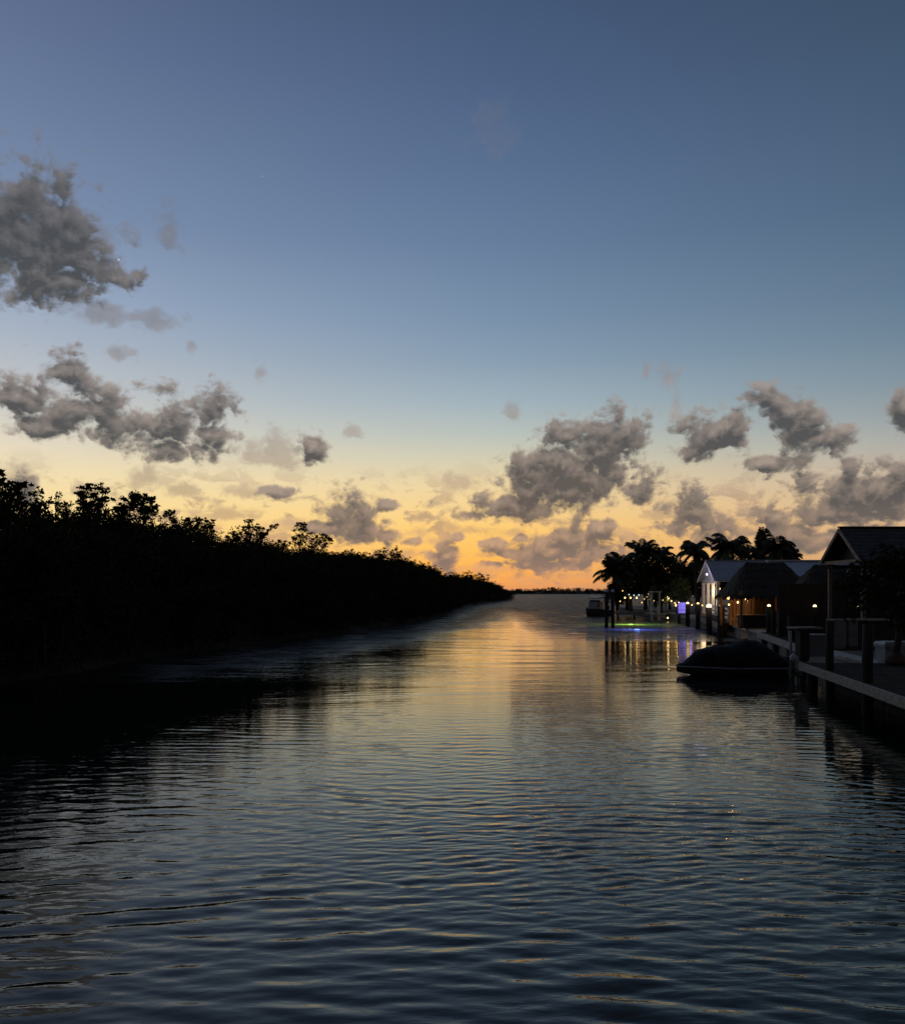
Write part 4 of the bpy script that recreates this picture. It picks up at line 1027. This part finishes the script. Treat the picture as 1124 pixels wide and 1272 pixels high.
for i in range(5): pole_mesh(.1, -2.2, .61, i + 90).build('piling', M['pile'], d4, True, (-2.6 + i * 1.5, -.85, 0))
for (px, lab) in ((753, 'left one of the two tall pilings standing in open water'), (760.7, 'right one of the two tall pilings standing in open water')):
    o = empty('piling', (X(px, 64), 64, 0), lab, 'piling', 'tall pilings by the moored boat')
    pole_mesh(.125, -2.4, Z(735.5, 64), int(px)).build('post', M['pile'], o, True)
    b = MB(); b.lathe([(.14, Z(735.4, 64)), (.15, Z(734.4, 64)), (.10, Z(732.8, 64)), (.01, Z(732, 64))], n=12); b.build('cap', M['white'], o, True)
# moored motor boat seen from the bow quarter
fbt = empty('motor_boat', (X(743, 92), 93, 0), 'white motor boat with hard top moored beyond the two tall pilings', 'boat', None, R(236)); fbt.scale = (.78, .78, .85)
rings = []
for k in range(13):
    s = k / 12; hb = 1.1 * min(1, (s * 2.2) ** .6) if s < .45 else 1.1; hb = max(.02, hb); x = 3.2 - 6.4 * s; sz = 1.0 - .35 * s; kz = -.3 + .5 * max(0, .25 - s) / .25
    rings.append([(x, -hb, sz), (x, -hb * .9, sz * .45), (x, -hb * .5, kz), (x, 0, kz - .08), (x, hb * .5, kz), (x, hb * .9, sz * .45), (x, hb, sz)])
b = MB(); b.loft(rings); n = len(b.v); b.f.append(tuple(range(n - 7, n))); b.loft([[rg[0], rg[6]] for rg in rings]); b.build('hull', M['hull'], fbt, True)
b = MB(); b.box((.3, 0, 1.25), (1.6, 1.3, 1.0)); b.build('console', M['gel'], fbt)
b = MB(); b.prism([(1.0, -.75, 1.1), (.55, -.7, 1.95), (.50, -.7, 1.95), (.95, -.75, 1.1)], (0, 1.45, 0)); b.build('windshield', M['glass'], fbt)
b = MB(); b.loft([[(1.1 - 2.4 * i / 6, y, 2.2 + .10 * math.sin(math.pi * i / 6) + zz) for y, zz in ((-.95, 0), (-.5, .07), (.5, .07), (.95, 0), (.95, -.05), (-.95, -.05))] for i in range(7)], True); b.build('hard_top', M['gel'], fbt, True)
for (x, y) in ((.8, -.7), (.8, .7), (-.8, -.7), (-.8, .7)):
    b = MB(); b.tube([(x, y, .7), (x * .95, y, 2.2)], .035, 6); b.build('post', M['rail'], fbt)
for sg in (-1, 1):
    b = MB(); b.tube([(3.2 - 6.4 * k / 12, sg * (rings[k][6][1] + .02), rings[k][6][2]) for k in range(13)], .05, 6); b.build('rub_rail', M['gel'], fbt, True)
b = MB(); b.box((-3.4, 0, .75), (.5, .45, .9)); b.build('outboard', M['black'], fbt)
# underwater lights
for (px, py, m, col, pw, ln_, lab) in ((783, 776, 'l_green', (.62, 1.0, .10), 560, .4, 'green underwater light glowing beside the tall pilings'), (791, 782.5, 'l_blue_w', (.10, .14, 1.0), 420, .25, 'blue underwater light glowing nearest of the two')):
    D = CAMZ * F / (py - 733); o = empty('underwater_light', (X(px, D), D, 0), lab, 'light', 'underwater lights at the far dock')
    b = MB(); b.lathe([(.02, -.10), (.16, -.06), (.2, .0), (.15, .05), (.02, .07)], n=12); b.build('lens', M[m], o, True)
    b = MB(); b.lathe([(.21, -.16), (.24, -.1), (.23, -.02), (.21, -.015)], n=12); b.build('housing', M['black'], o, True)
    for i, dx in enumerate((-ln_, 0, ln_)): lamp('glow_light', (dx, .3, -.85), pw / 3, col, o, .1)
# lamp on the lit bush
gl = empty('garden_lamp', (X(838, 71.5), 71.2, .6), 'low garden lamp lighting the yellow green bush', 'lamp')
b = MB(); b.tube([(0, 0, 0), (0, 0, .8)], .03, 6); b.build('stake', M['black'], gl)
b = MB(); b.lathe([(.05, .8), (.08, .86), (.06, .95), (.01, .98)], n=10); b.build('head', M['l_warm'], gl, True)
lamp('spot_light', (.1, -.3, 1.1), 9, (1.0, .68, .2), gl, .1)
